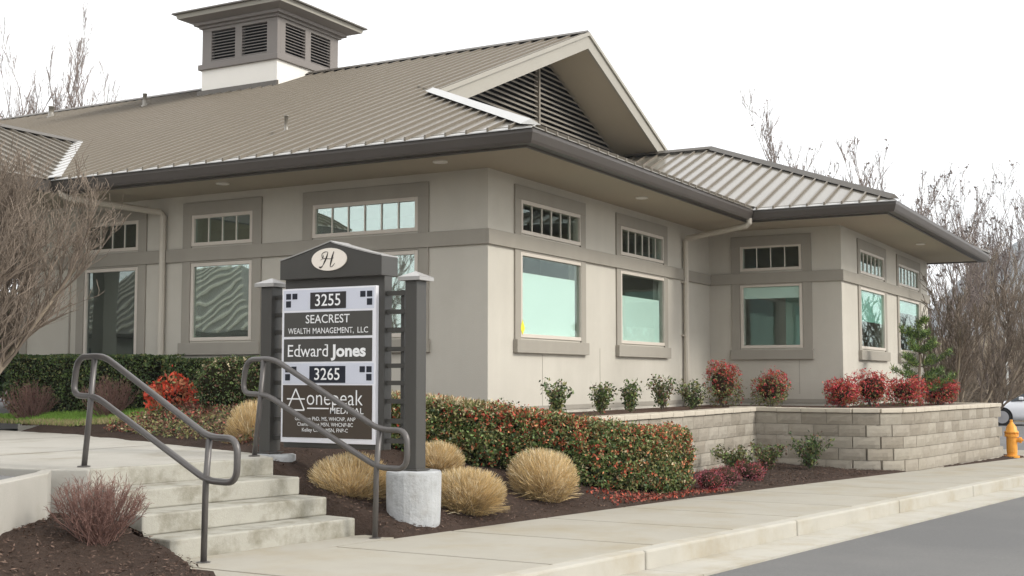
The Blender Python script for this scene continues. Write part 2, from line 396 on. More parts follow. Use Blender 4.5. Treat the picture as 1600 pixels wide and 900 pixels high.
def window(xf, u0, u1, z0, z1, cols=1, name='window', film=None, filmmat='film', gl='glass', fw=.055):
    m_ = MB()
    for a, b, c, d in ((u0, u0 + fw, z0, z1), (u1 - fw, u1, z0, z1), (u0 + fw, u1 - fw, z1 - fw, z1), (u0 + fw, u1 - fw, z0, z0 + fw)):
        m_.box(a, b, -.10, .022, c, d, xf)
    w_ = m_.build(name, 'frame', bld, bevel=.004)
    g0, g1, y0, y1 = u0 + fw, u1 - fw, z0 + fw, z1 - fw
    for k in range(cols):
        a, b = g0 + (g1 - g0) * k / cols, g0 + (g1 - g0) * (k + 1) / cols
        MB().box(a, b, -.018, -.014, y0, y1, xf).build('pane', gl, w_)
        if k: MB().box(a - .008, a + .008, -.013, .004, y0, y1, xf).build('muntin', 'muntin_white', w_)
    if film:
        for (f0, f1) in film:
            MB().box(g0 + .005, g1 - .005 - .10 * (u1 - u0 > 1.5 and film[0][0] == 0), -.040, -.036, y0 + (y1 - y0) * f0 + .003, y0 + (y1 - y0) * f1 - .003, xf).build('blind', filmmat, w_)
    return w_
def trims(xf, u0, u1, sill=True, zlow=.97):
    m_ = MB()
    for a, b in ((u0, u0 + .17), (u1 - .17, u1)): m_.box(a, b, 0, .028, zlow, 2.25, xf)
    m_.box(u0 + .17, u1 - .17, 0, .0279, 2.225, 2.25, xf)
    m_.build('window_surround', 'trim', bld, bevel=.004)
    m_ = MB()
    for a, b in ((u0, u0 + .18), (u1 - .18, u1)): m_.box(a, b, 0, .028, 2.46, 2.98, xf)
    m_.box(u0, u1, 0, .03, 2.98, 3.18, xf); m_.build('transom_surround', 'trim', bld, bevel=.004)
    if sill: MB().box(u0 - .02, u1 + .02, 0, .075, .78, .97, xf).build('window_sill', 'trim', bld, bevel=.006)
def belt(xf, u0, u1):
    MB().box(u0, u1, 0, .05, 2.25, 2.46, xf).build('belt_band', 'trim', bld, bevel=.006)
# openings (frame outer): right facade
WR = [(.90, 2.92, 6), (4.40, 6.37, 6)]
facade(xf_right, 0, BX + .22, [(a, b, 1.0, 2.23) for a, b, _ in WR] + [(a + .02, b - .03, 2.49, 2.98) for a, b, _ in WR])
for i, (a, b, n) in enumerate(WR):
    window(xf_right, a, b, 1.0, 2.23, film=[(0, .79 if i == 0 else .68)], gl='glass_clear'); window(xf_right, a + .02, b - .03, 2.49, 2.98, n, 'transom_window', gl='glass_clear')
    trims(xf_right, a - .17, b + .12)
belt(xf_right, -.05, BX)
MB().prism([(.88, 1.13), (.945, 1.04), (1.01, 1.13), (.945, 1.25)], lambda a, b, d: xf_right(a, d, b), .024, .028).build('window_sticker', 'yellow', bld)
WL = [(1.13, 3.0, 6), (4.15, 5.39, 4), (6.54, 7.75, 4)]
facade(xf_left, .22, LEND, [(1.13, 3.0, 1.0, 2.22), (4.15, 5.39, 1.0, 2.22), (6.54, 7.75, .06, 2.22)] + [(a, b, 2.49, 2.98) for a, b, _ in WL])
for i, (a, b, n) in enumerate(WL):
    window(xf_left, a, b, 1.0 if i < 2 else .06, 2.22, gl='glass' if i < 2 else 'glass_dark'); window(xf_left, a, b, 2.49, 2.98, n, 'transom_window', gl='glass' if i < 2 else 'glass_dark')
    trims(xf_left, a - .18, b + .18, i < 2, .97 if i < 2 else -.1)
belt(xf_left, 0, LEND + .05)
for u in (8.1, 9.3): MB().box(u - .17 if u > 9 else u - .02, u, 0, .028, -.3, 2.25, xf_left).build('corner_board', 'trim', bld)
facade(xf_bayl, BY + .22, 0, [(-1.86, -.64, 1.0, 2.24), (-1.86, -.64, 2.50, 3.0)])
window(xf_bayl, -1.86, -.64, 1.0, 2.24, film=[(.8, 1)], gl='glass_clear'); window(xf_bayl, -1.86, -.64, 2.50, 3.0, 4, 'transom_window', gl='glass_clear')
trims(xf_bayl, -2.05, -.46); belt(xf_bayl, BY - .05, -.05)
WB = [(10.15, 12.32), (13.76, 16.05)]
facade(xf_bayr, BX, BEND, [(a, b, 1.0, 2.23) for a, b in WB] + [(a, b, 2.5, 2.98) for a, b in WB])
for i, (a, b) in enumerate(WB):
    window(xf_bayr, a, b, 1.0, 2.23, film=[(.45, 1)] if i == 0 else [(.75, 1)], filmmat='film_green', gl='glass_clear'); window(xf_bayr, a, b, 2.5, 2.98, 6, 'transom_window', gl='glass_clear')
    trims(xf_bayr, a - .17, b + .17)
belt(xf_bayr, BX, BEND + .05)
m_ = MB(); m_.box(BEND - .2, BEND, BY + .225, LEND, -.8, ZS); m_.box(.225, BEND - .21, LEND - .2, LEND, -.8, ZS); m_.build('rear_wall', 'stucco', bld)
m_ = MB(); m_.box(3.6, 16.9, 3.4, 9.0, 0, ZS - .02); m_.box(8.0, 8.2, .24, 3.39, 0, ZS - .02); m_.build('inner_wall', 'interior', bld)
m_ = MB(); m_.box(.23, BEND - .21, .23, LEND - .21, -.1, .01); m_.box(BX + .23, BEND - .21, BY + .23, .229, -.1, .01); m_.build('inner_floor', 'interior', bld)
# interior furniture glimpsed in the bay window
m_ = MB(); m_.box(9.7, 9.9, -1.55, -1.25, .01, 2.3); m_.build('inner_column', 'film_green', bld)
# foundation line
m_ = MB(); m_.box(0, BX, -.012, 0, -.05, .02); m_.build('foundation_strip', 'trim', bld)
m_ = MB(); m_.box(BX - .014, BX, BY, -.02, -.05, .03); m_.box(BX, BEND, BY - .014, BY, -.05, .03); m_.build('foundation_strip', 'trim', bld)
# control joints in the stucco
for xf, u, z0, z1 in ((xf_bayl, -1.78, .12, .76), (xf_right, 3.6, 0, .9), (xf_right, 1.6, 0, .76)):
    MB().box(u - .006, u + .006, 0, .003, z0, z1, xf).build('control_joint', 'trim', bld)
# soffits and gutters
YB = 21.5
m_ = MB(); m_.box(-OV + .1, 18.1, -OV + .1, YB, ZS, ZS + .03); m_.build('soffit', 'soffit', bld)
m_ = MB(); m_.box(7.16, 17.9, -3.9, -OV + .098, ZS + .0015, ZS + .031); m_.build('soffit', 'soffit', bld)
def gutter(pts):
    """pts: list of plan points of the outer face, outward to the right-hand side of travel"""
    m_ = MB(); prof = [(0, ZS + .155), (.0, ZS + .10), (-.03, ZS + .01), (-.05, ZS - .025), (-.16, ZS - .025), (-.16, ZS + .155)]
    P = [Vector(p) for p in pts]; ring = []
    for i, p in enumerate(P):
        d1 = (P[i] - P[i - 1]).normalized() if i else None; d2 = (P[i + 1] - P[i]).normalized() if i < len(P) - 1 else None
        n1 = Vector((d1.y, -d1.x)) if d1 else None; n2 = Vector((d2.y, -d2.x)) if d2 else None
        if n1 and n2: nn = (n1 + n2); nn = nn / nn.dot(n1)
        else: nn = n1 or n2
        ring.append([(p.x + nn.x * o, p.y + nn.y * o, z) for o, z in prof])
    k = len(prof)
    for a, b in zip(ring, ring[1:]):
        for i in range(k): m_.face([a[i], a[(i + 1) % k], b[(i + 1) % k], b[i]])
    m_.face(ring[0]); m_.face(ring[-1][::-1]); return m_.build('gutter', 'gutter', bld)
GX, GY, GE = 7.0, -4.0, 17.75
# travel so that outward is to the right of travel
gutter([(-OV, 6.95), (-OV, -OV), (GX, -OV), (GX, GY), (GE, GY), (GE, 6)])
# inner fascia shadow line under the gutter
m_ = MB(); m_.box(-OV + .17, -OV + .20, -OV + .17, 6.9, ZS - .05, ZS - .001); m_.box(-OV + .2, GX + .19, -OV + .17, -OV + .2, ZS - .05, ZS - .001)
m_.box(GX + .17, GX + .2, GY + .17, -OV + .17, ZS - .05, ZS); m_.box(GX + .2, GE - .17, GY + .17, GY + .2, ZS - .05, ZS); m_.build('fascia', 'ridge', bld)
# recessed soffit lights
for x, y in ((-.75, 4.1), (3.6, -.75), (12.8, -3.3), (-.75, .3)):
    MB().lathe([(.10, 0), (.10, -.02), (.075, -.025), (.07, -.004)], 20, (x, y, ZS)).build('soffit_light', 'cupola_white', bld, smooth=True)
# downspouts
def spout(pts):
    m_ = MB(); m_.tube(pts, .052, 8); return m_.build('downspout', 'spout', bld, smooth=False)
spout([(7.28, -.075, -.1), (7.28, -.075, 2.98), (7.26, -.11, 3.04), (6.98, -1.36, 3.17), (6.96, -1.42, 3.22), (6.96, -1.42, 3.30)])
spout([(-.075, 5.95, -.1), (-.075, 5.95, 3.0), (-.11, 5.97, 3.06), (-1.30, 6.72, 3.19), (-1.40, 6.78, 3.25), (-1.40, 6.78, 3.30)])
for z in (1.2, 2.2):
    MB().box(7.20, 7.36, -.09, 0, z, z + .04).build('spout_strap', 'spout', bld)

# ---- roof: each standing-seam pan is a piece
roof = MB()
roof.face([(-OV, -OV, ZE - .03), (2.5, 2.5, ZE - .03 + MS * 3.98), (2.5, YB, ZE - .03 + MS * 3.98), (-OV, YB, ZE - .03)])
roof.face([(2.5, 2.52, ZE - .03 + MS * 3.98), (XR, 2.52, ZE - .03 + MS * (XR + OV)), (XR, YB, ZE - .03 + MS * (XR + OV)), (2.5, YB, ZE - .03 + MS * 3.98)])
roof.face([(XR, 2.46, ZE + MS * (XR + OV)), (18.18, 2.46, ZE), (18.18, YB, ZE), (XR, YB, ZE + MS * (XR + OV))])
roof.face([(-OV, YB, ZS), (18.18, YB, ZS), (XR, YB, ZE + MS * (XR + OV))])
roof.face([(-OV, -OV, ZE - .03), (GX, -OV, ZE - .03), (12.0, 3.5, ZE - .03 + MS * 4.98), (3.5, 3.5, ZE - .03 + MS * 4.98)])
AP = (GX + 5.15, GY + 5.15); ZA = ZE + MS * 5.15
roof.face([(GX, GY, ZE), (GE, GY, ZE), (AP[0], AP[1], ZA)])
roof.face([(GE, GY, ZE), (GE, 9, ZE), (AP[0], 9, ZA), (AP[0], AP[1], ZA)])
roof.face([(GX, GY, ZE - .03), (AP[0], AP[1], ZA - .03), (AP[0], 5, ZA - .03), (GX, -OV, ZE - .03)])
roof = roof.build('roof', 'roof', bld)
def strips(es, lo, hi, pos, pan='roof', name='roof_panel', rib=.052, cut=0):
    for a, b in zip(es, es[1:]):
        e = 1e-4; la, lb, ha, hb = lo(a + e), lo(b - e), hi(a + e), hi(b - e)
        if ha - la < .02 and hb - lb < .02: continue
        ha, hb = max(ha, la + .005), max(hb, lb + .005)
        m_ = MB(); g = .004; lr = la; la, lb = min(la + cut, ha), min(lb + cut, hb)
        P = [Vector(pos(a + g, la)), Vector(pos(b - g, lb)), Vector(pos(b - g, hb)), Vector(pos(a + g, ha))]
        dz = Vector((0, 0, .012)); m_.hexa([*P, *[p + dz for p in P]])
        if ha - lr > .05:
            m_.cur = 1; A, B = Vector(pos(a, lr - .012)), Vector(pos(a, ha)); s_ = Vector(pos(a + .015, la)) - Vector(pos(a, la)); up = Vector((0, 0, rib))
            m_.hexa([A - s_, A + s_, B + s_, B - s_, A - s_ + up, A + s_ + up, B + s_ + up, B - s_ + up])
        m_.build(name, [pan, 'rib'], roof)
PW = 3.98 / 13
ys = [-OV + PW * i for i in range(int((YB + OV) / PW) + 1)]
PY0, PYR = 6.88, 10.45
def lo_w(y): return -OV - .02 + (max(0, (PYR - PY0) - abs(y - PYR)) if PY0 < y < 2 * PYR - PY0 else 0)
strips(ys, lo_w, lambda y: y if y < 2.5 else XR, lambda e, t: (t, e, ZE + MS * (t + OV)), cut=.11)
xs_ = [-OV + PW * i for i in range(46)]
strips(xs_, lambda x: -OV - .02 if x < GX else x - GX - OV, lambda x: min(x, 3.5), lambda e, t: (e, t, ZE + MS * (t + OV)))
ysb = [GY + PW * i for i in range(25)]
strips(ysb, lambda y: GX - .02 if y < -OV else GX + y + OV, lambda y: min(AP[0], GX + y - GY), lambda e, t: (t, e, ZE + .002 + MS * (t - GX)), cut=.09)
def cap(a, b, wdt, m, name, parent=None, h=.05):
    a, b = Vector(a), Vector(b); d = (b - a).normalized(); s_ = d.cross(Vector((0, 0, 1))).normalized() * wdt; u = Vector((0, 0, h)); dn = Vector((0, 0, -.03))
    m_ = MB(); m_.face([a - s_ + dn, b - s_ + dn, b + u, a + u]); m_.face([a + u, b + u, b + s_ + dn, a + s_ + dn]); m_.face([a - s_ + dn, a + u, a + s_ + dn]); m_.face([b - s_ + dn, b + s_ + dn, b + u])
    m_.face([a - s_ + dn, a + s_ + dn, b + s_ + dn, b - s_ + dn]); return m_.build(name, m, parent or roof)
zr = lambda x: ZE + MS * (x + OV)
cap((XR, 2.44, zr(XR) + .04), (XR, YB, zr(XR) + .04), .13, 'ridge', 'ridge_cap')
cap((-OV + .05, -OV + .05, zr(-OV) + .07), (2.52, 2.52, zr(2.5) + .075), .13, 'roof_pale', 'hip_cap', h=.04)
cap((GX + .03, GY + .03, ZE + .06), (AP[0], AP[1], ZA + .06), .10, 'ridge', 'hip_cap'); cap((AP[0], AP[1], ZA + .06), (AP[0], 3.3, ZA + .06), .12, 'ridge', 'ridge_cap')
cap((GE - .03, GY + .03, ZE + .05), (AP[0], AP[1], ZA + .05), .10, 'ridge', 'hip_cap')
m_ = MB(); m_.hexa([(-OV - .03, -OV, ZE - .018), (-OV + .14, -OV, ZE + .052), (-OV + .14, 6.9, ZE + .052), (-OV - .03, 6.9, ZE - .018), (-OV - .03, -OV, ZE - .006), (-OV + .14, -OV, ZE + .058), (-OV + .14, 6.9, ZE + .058), (-OV - .03, 6.9, ZE - .006)]); m_.build('eave_sheen_strip', 'roof_pale', roof)  # added pale strip: sky reflection on the pan ends, put into its colour
m_ = MB(); m_.hexa([(GX - .03, GY, ZE - .018), (GX + .12, GY + .1, ZE + .044), (GX + .12, -OV, ZE + .044), (GX - .03, -OV, ZE - .018), (GX - .03, GY, ZE - .006), (GX + .12, GY + .1, ZE + .05), (GX + .12, -OV, ZE + .05), (GX - .03, -OV, ZE - .006)]); m_.build('eave_sheen_strip', 'roof_pale', roof)  # same along the bay eave: reflected sky on pan ends painted as a strip
m_ = MB(); m_.box(-OV + .1, GX, -OV - .004, -OV + .06, ZS + .156, ZS + .168); m_.build('eave_sheen_strip', 'rake', roof)
# valley flashing beside the porch roof
def ribbon(a, b, wv, m, name, parent):
    a, b, wv = Vector(a), Vector(b), Vector(wv); MB().hexa([a, b, b + wv, a + wv, *[p + Vector((0, 0, .012)) for p in (a, b, b + wv, a + wv)]]).build(name, m, parent)
ribbon((-OV - .02, PY0 - .22, ZE + .03), (PYR - PY0 - OV, PYR - .22, zr(PYR - PY0 - OV) + .03), (0, .30, .0), 'roof_pale', 'valley_flashing', roof)
# gable end
gab = MB()
hz = lambda x, d=0: ZE + MS * (XR + OV) - MS * abs(x - XR) - d
for sgn in (-1, 1):
    xa, xb = XR, XR + sgn * 5.95
    m_ = MB(); m_.hexa([(xa, 2.44, hz(xa, .30)), (xb, 2.44, hz(xb, .30)), (xb, 2.49, hz(xb, .30)), (xa, 2.49, hz(xa, .30)), (xa, 2.44, hz(xa, -.02)), (xb, 2.44, hz(xb, -.02)), (xb, 2.49, hz(xb, -.02)), (xa, 2.49, hz(xa, -.02))])
    m_.build('rake_board', 'rake', bld)
    m_ = MB(); m_.hexa([(xa, 2.40, hz(xa, .03)), (xb, 2.40, hz(xb, .03)), (xb, 2.438, hz(xb, .03)), (xa, 2.438, hz(xa, .03)), (xa, 2.40, hz(xa, -.045)), (xb, 2.40, hz(xb, -.045)), (xb, 2.438, hz(xb, -.045)), (xa, 2.438, hz(xa, -.045))])
    m_.build('rake_trim', 'rake', bld)
    m_ = MB(); m_.hexa([(xa, 2.49, hz(xa, .28)), (xb, 2.49, hz(xb, .28)), (xb, 3.6, hz(xb, .28)), (xa, 3.6, hz(xa, .28)), (xa, 2.49, hz(xa, .26)), (xb, 2.49, hz(xb, .26)), (xb, 3.6, hz(xb, .26)), (xa, 3.6, hz(xa, .26))])
    m_.build('rake_soffit', 'soffit', bld)
gable = MB(); zb_ = 5.0
gable.face([(XR - (hz(XR, .28) - zb_) / MS, 3.56, zb_), (XR + (hz(XR, .28) - zb_) / MS, 3.56, zb_), (XR, 3.56, hz(XR, .28))])
gable = gable.build('gable', 'dark', bld)
z = 5.42
while z < hz(XR, .40):
    hw = (hz(XR, .30) - z - .05) / MS
    for a, b in ((XR - hw, 8.06), (8.12, XR + hw)):
        if b - a < .05: continue
        m_ = MB(); m_.hexa([(a, 3.47, z), (b, 3.47, z), (b, 3.55, z + .06), (a, 3.55, z + .06), (a, 3.47, z + .022), (b, 3.47, z + .022), (b, 3.55, z + .082), (a, 3.55, z + .082)]); m_.build('louvre_slat', 'slat', gable)
    z += .107
MB().box(8.06, 8.12, 3.44, 3.55, 5.2, hz(8.06, .30)).build('louvre_mullion', 'slat', gable)
# roof vents
def pipe(x, y, h, r):
    MB().lathe([(r * 1.8, -.05), (r * 1.6, .02), (r, .05), (r, h), (r * 1.15, h), (r * 1.15, h + .02)], 10, (x, y, zr(x))).build('vent_pipe', 'ridge' if h > .3 else 'roof', roof, smooth=True)
pipe(.28, 3.765, .26, .03); pipe(6.79, 13.45, .30, .05); pipe(7.4, 17.4, .28, .07)
MB().lathe([(.05, 0), (.05, .22), (.07, .22), (.07, .30)], 10, (13.3, .9, ZA - .45)).build('vent_pipe', 'ridge', roof)
# ---- cupola
cup = MB(); W_ = 1.14; YC = 10.9
cup.box(XR - W_, XR + W_, YC - W_, YC + W_, 6.6, 7.70); cup = cup.build('cupola', 'cupola_white', bld)
MB().box(XR - W_ - .07, XR + W_ + .07, YC - W_ - .07, YC + W_ + .07, 7.70, 7.83).build('ledge', 'cupola_grey', cup, bevel=.01)
MB().box(XR - W_ + .12, XR + W_ - .12, YC - W_ + .12, YC + W_ - .12, 7.83, 8.7).build('louvre_backing', 'dark', cup)
def xc1(u, d, z): return (XR - W_ - d, YC + W_ - u, z)
def xc2(u, d, z): return (XR - W_ + u, YC - W_ - d, z)
F2 = 2 * W_
for xf in (xc1, xc2):
    for a, b in ((.112 if xf is xc2 else 0, .125 * F2), (.445 * F2, .535 * F2), (.865 * F2, F2)): MB().box(a, b, -.11, 0, 7.9, 8.62, xf).build('louvre_post', 'cupola_grey', cup)
    MB().box(.113 if xf is xc2 else -.002, F2, -.11, .002, 7.83, 7.9, xf).build('louvre_rail', 'cupola_grey', cup); MB().box(.113 if xf is xc2 else -.002, F2, -.11, .002, 8.62, 8.7, xf).build('louvre_rail', 'cupola_grey', cup)
    for a, b in ((.125 * F2, .445 * F2), (.535 * F2, .865 * F2)):
        for k in range(10):
            z = 7.91 + k * .071
            MB().hexa([xf(*p) for p in ((a, -.10, z + .038), (b, -.10, z + .038), (b, -.01, z), (a, -.01, z), (a, -.10, z + .054), (b, -.10, z + .054), (b, -.01, z + .016), (a, -.01, z + .016))]).build('louvre_slat', 'cupola_grey', cup)
def cup_ring(e0, e1, z0, z1, m, name):
    m_ = MB(); a, b = W_ + e0, W_ + e1
    m_.hexa([(XR - a, YC - a, z0), (XR + a, YC - a, z0), (XR + a, YC + a, z0), (XR - a, YC + a, z0), (XR - b, YC - b, z1), (XR + b, YC - b, z1), (XR + b, YC + b, z1), (XR - b, YC + b, z1)]); m_.build(name, m, cup)
cup_ring(.06, .06, 8.70, 8.76, 'cupola_grey', 'cornice'); cup_ring(.15, .15, 8.761, 8.83, 'cupola_grey', 'cornice'); cup_ring(.15, .40, 8.831, 8.90, 'cupola_grey', 'cornice'); cup_ring(.42, .44, 8.901, 9.0, 'rake', 'cornice')
cup_ring(.52, .50, 9.001, 9.04, 'ridge', 'cupola_eave'); cup_ring(.50, -1.05, 9.041, 9.62, 'roof', 'cupola_roof')
for sg in (1,):
    m_ = MB(); m_.hexa([(XR - W_ - .10, YC - W_ - .05, zr(XR - W_) - .12), (XR - W_ - .1, YC + W_ + .08, zr(XR - W_) - .12), (XR - W_ - .004, YC + W_ + .08, zr(XR - W_) - .08), (XR - W_ - .004, YC - W_ - .05, zr(XR - W_) - .08),
        (XR - W_ - .06, YC - W_ - .05, zr(XR - W_) + .12), (XR - W_ - .06, YC + W_ + .08, zr(XR - W_) + .12), (XR - W_ - .004, YC + W_ + .08, zr(XR - W_) + .13), (XR - W_ - .004, YC - W_ - .05, zr(XR - W_) + .13)]); m_.build('base_flashing', 'ridge', cup)
# ---- entry porch roof on the left
PX0 = -6.2; zp = lambda y: ZE + MS * (PYR - PY0 - abs(y - PYR))
xsp = [PX0 + PW * i for i in range(int((2.1 - PX0) / PW) + 2)]
strips(xsp, lambda x: (PY0 - .02) if x < -OV else PY0 + x + OV, lambda x: PYR, lambda e, t: (e, t, zp(t)), name='porch_roof_panel')
m_ = MB(); m_.face([(PX0, 2 * PYR - PY0, ZE), (PX0, PYR, zp(PYR)), (2.1, PYR, zp(PYR)), (-OV, 2 * PYR - PY0, ZE)]); m_.face([(PX0 + .3, PY0, ZS), (PX0 + .3, 2 * PYR - PY0, ZS), (PX0 + .3, PYR, zp(PYR))])
m_.box(PX0, -OV + .098, PY0 + .1, 2 * PYR - PY0, ZS, ZS + .03); m_.build('porch_roof', 'soffit', bld)
cap((PX0, PYR, zp(PYR) + .04), (2.2, PYR, zp(PYR) + .04), .12, 'ridge', 'ridge_cap')
m_ = MB(); m_.box(PX0, -OV - .0, PY0, PY0 + .16, ZS - .025, ZS + .155); m_.build('porch_gutter', 'gutter', bld)
for x, y in ((-5.8, 7.3), (-5.8, 13.6), (.2, 14.0), (.2, 21.0), (8, 21), (16.5, 21)):
    MB().box(x - .2, x + .2, y - .2, y + .2, -.5, ZS).build('porch_post', 'stucco', bld)

# ------------------------------------------------------------------ retaining walls, block by block
def block_meshes(w, h, d):
    out = []
    for v in range(4):
        nx, nz = 5, 3; V = []; F = []; r = random.Random(v + int(w * 1000))
        for k in range(nz + 1):
            for i in range(nx + 1):
                edge = i in (0, nx) or k in (0, nz)
                V.append((w * (i / nx - .5), -(0 if edge else .007 + r.random() * .012), h * k / nz))
        for k in range(nz):
            for i in range(nx): a = k * (nx + 1) + i; F.append((a, a + 1, a + nx + 2, a + nx + 1))
        n0 = len(V); V += [(-w / 2, d, 0), (w / 2, d, 0), (w / 2, d, h), (-w / 2, d, h)]
        tl, tr_ = nz * (nx + 1), nz * (nx + 1) + nx
        F += [(n0 + 3, n0 + 2, n0 + 1, n0), tuple(range(tl, tr_ + 1)) + (n0 + 2, n0 + 3), tuple(reversed(range(0, nx + 1))) + (n0, n0 + 1),
              tuple(k * (nx + 1) for k in reversed(range(nz + 1))) + (n0, n0 + 3), tuple(k * (nx + 1) + nx for k in range(nz + 1)) + (n0 + 2, n0 + 1)]
        F[-2] = F[-2][::-1]; F[-1] = F[-1]
        for m_ in range(5):
            me = bpy.data.meshes.new('block'); me.from_pydata(V, [], F); me.materials.append(M['block%d' % m_]); me.update(); out.append(me)
    return out
BW, BH = .44, .195
BM = block_meshes(BW - .006, BH - .006, .24); HALF = block_meshes(BW * .55 - .006, BH - .006, .24)
def resample(pts, step, off):
    P = [Vector(p) for p in pts]; seg = [(b - a).length for a, b in zip(P, P[1:])]; tot = sum(seg)
    def at(s):
        for a, b, l in zip(P, P[1:], seg):
            if s <= l: return a + (b - a) * (s / l), (b - a).normalized()
            s -= l
        return P[-1], (P[-1] - P[-2]).normalized()
    s = off; out = []
    while s < tot: out.append(at(s)); s += step
    return out
def smooth_poly(pts, n=5):
    P = [Vector(p) for p in pts]
    for _ in range(n):
        Q = [P[0]]
        for a, b in zip(P, P[1:]): Q += [a * .75 + b * .25, a * .25 + b * .75]
        P = Q + [P[-1]]
    return [tuple(p) for p in P]
def retaining(label, pts, ztop, ncourse, seed, trim=None):
    t_ = thing('retaining_wall', label, 'wall', (*pts[0], ztop - ncourse * BH - .08), 'block retaining walls in front of the office'); r = random.Random(seed)
    for c in range(ncourse):
        z = ztop - .075 - BH * (c + 1); setb = -.012 * c; sc = 1
        for i, (p, d) in enumerate(resample(pts, BW, BW * (.5 if c % 2 else .02) + .2)):
            if trim and trim(p, z): continue
            nrm = Vector((d.y, -d.x))
            o = link(bpy.data.objects.new('block', r.choice(BM[:20]))); w_ = r.choices([0, 1, 2, 3, 4], [3, 2, 3, 3, 1 if c else 3])[0]
            o.data = BM[r.randrange(4) * 5 + w_]
            o.matrix_world = Matrix.Translation((p.x + nrm.x * (-setb + r.uniform(-.004, .004)), p.y + nrm.y * (-setb), z)) @ Matrix.Rotation(math.atan2(d.y, d.x), 4, 'Z')
            setparent(o, t_); o.matrix_parent_inverse = Matrix.Translation(-Vector(t_.location))
    for i, (p, d) in enumerate(resample(pts, BW * 1.0, .21)):
        nrm = Vector((d.y, -d.x)); a = math.atan2(d.y, d.x)
        m_ = MB(); m_.box(-BW / 2 + .003, BW / 2 - .003, -.035, .26, 0, .075); o = m_.build('cap_block', 'block_cap', None, bevel=.012)
        o.matrix_world = Matrix.Translation((p.x, p.y, ztop - .073 + r.uniform(-.003, .003))) @ Matrix.Rotation(a, 4, 'Z'); setparent(o, t_); o.matrix_parent_inverse = Matrix.Translation(-Vector(t_.location))
    # fill behind the joints
    m_ = MB(); q = resample(pts, .2, 0)
    for (p, d), (p2, d2) in zip(q, q[1:]):
        n1, n2 = Vector((-d.y, d.x)), Vector((-d2.y, d2.x))
        m_.hexa([(*(p + n1 * .045), ztop - .07 - ncourse * BH), (*(p2 + n2 * .045), ztop - .07 - ncourse * BH), (*(p2 + n2 * .2), ztop - .07 - ncourse * BH), (*(p + n1 * .2), ztop - .07 - ncourse * BH),
                 (*(p + n1 * .045), ztop - .08), (*(p2 + n2 * .045), ztop - .08), (*(p2 + n2 * .2), ztop - .08), (*(p + n1 * .2), ztop - .08)])
    m_.build('backfill', 'core_brown', t_)
    return t_
ZT = -.085
retaining('straight grey block retaining wall running behind the clipped red hedge', [(-1.3, -1.58), (6.9, -1.62)], ZT, 5, 3)
W2P = smooth_poly([(6.56, -1.15), (6.44, -2.6), (6.36, -3.55), (6.9, -4.12), (8.2, -4.28), (11.95, -4.80), (12.3, -4.8), (12.35, -4.3), (12.3, -2.4)], 3)
retaining('curved grey block retaining wall beside the pavement near the hydrant', W2P, ZT, 6, 5)
tb = MB(); tb.prism([(-1.3, .1), (-1.3, -1.42), (6.6, -1.44), (6.62, -3.3), (7.05, -3.95), (8.2, -4.1), (12.1, -4.6), (12.1, -2), (17.5, -2), (17.5, .1)], lambda a, b, d: (a, b, d), -1.3, -.10)
structure(tb.build('terrace_bed', 'soil'))

# ------------------------------------------------------------------ monument sign
XS = -4.73
sg = thing('monument_sign', 'dark grey monument sign with white tenant panel between two posts', 'sign', (XS + .1, -1, -.5))
def xs_(a, b, d): return (XS - d, a, b)
for y0, y1, zb in ((-1.965, -1.83, -.45), (-.20, -.06, -.34)):
    p = MB().box(XS, XS + .17, y0, y1, zb, 1.35).build('post', 'sign_grey', sg, bevel=.006)
    m_ = MB(); c = ((y0 + y1) / 2); hx = XS + .085
    m_.box(hx - .125, hx + .125, c - .125, c + .125, 1.35, 1.385)
    m_.face([(hx - .125, c - .125, 1.386), (hx + .125, c - .125, 1.386), (hx, c, 1.445)]); m_.face([(hx + .125, c - .125, 1.386), (hx + .125, c + .125, 1.386), (hx, c, 1.445)])
    m_.face([(hx + .125, c + .125, 1.386), (hx - .125, c + .125, 1.386), (hx, c, 1.445)]); m_.face([(hx - .125, c + .125, 1.386), (hx - .125, c - .125, 1.386), (hx, c, 1.445)])
    m_.build('post_cap', 'cap_metal', p)
    MB().box(XS - .03, XS + .2, y0 - .03, y1 + .03, zb, zb + .015).build('base_plate', 'sign_grey', p)
MB().box(XS + .02, XS + .15, -1.58, -.36, -.27, 1.42).build('body', 'sign_grey', sg, bevel=.006)
for y0, y1, ym in ((-1.83, -1.58, -1.735), (-.36, -.20, -.275)):
    for z in (1.24, 1.06, .885, .70, .54, .375, .20, .01, -.18): MB().box(XS + .06, XS + .10, y0, y1, z - .022, z + .022).build('lattice_bar', 'sign_grey', sg)
    MB().box(XS + .101, XS + .135, ym - .018, ym + .018, -.2, 1.27).build('lattice_bar', 'sign_grey', sg)
hd = MB(); prof = [(-.34, 1.41), (-.34, 1.60)]
for i in range(1, 10):
    s_ = i / 10; prof.append((-.34 - .635 * s_, 1.60 + .165 * s_ ** 1.12))
prof += [(-.975, 1.765)] + [(-.34 - 1.25 + (-(p[0] + .34)) * 1.0, p[1]) for p in reversed(prof[2:])] + [(-1.59, 1.60), (-1.59, 1.41)]
hd.prism(prof, xs_, .045, -.23); head = hd.build('header', 'sign_grey', sg, bevel=.006)
fl = MB(); tp = prof[1:-1]
for (a, b), (c, d) in zip(tp, tp[1:]): fl.hexa([xs_(*q) for q in ((a, b, .055), (c, d, .055), (c, d, -.24), (a, b, -.24), (a, b + .012, .055), (c, d + .012, .055), (c, d + .012, -.24), (a, b + .012, -.24))])
fl.build('header_flashing', 'cap_metal', head)
ov = [(-.965 + .215 * math.cos(2 * math.pi * i / 40), 1.59 + .112 * math.sin(2 * math.pi * i / 40)) for i in range(40)]
oval = MB().prism(ov, xs_, .058, .046).build('oval_badge', 'cream', head)
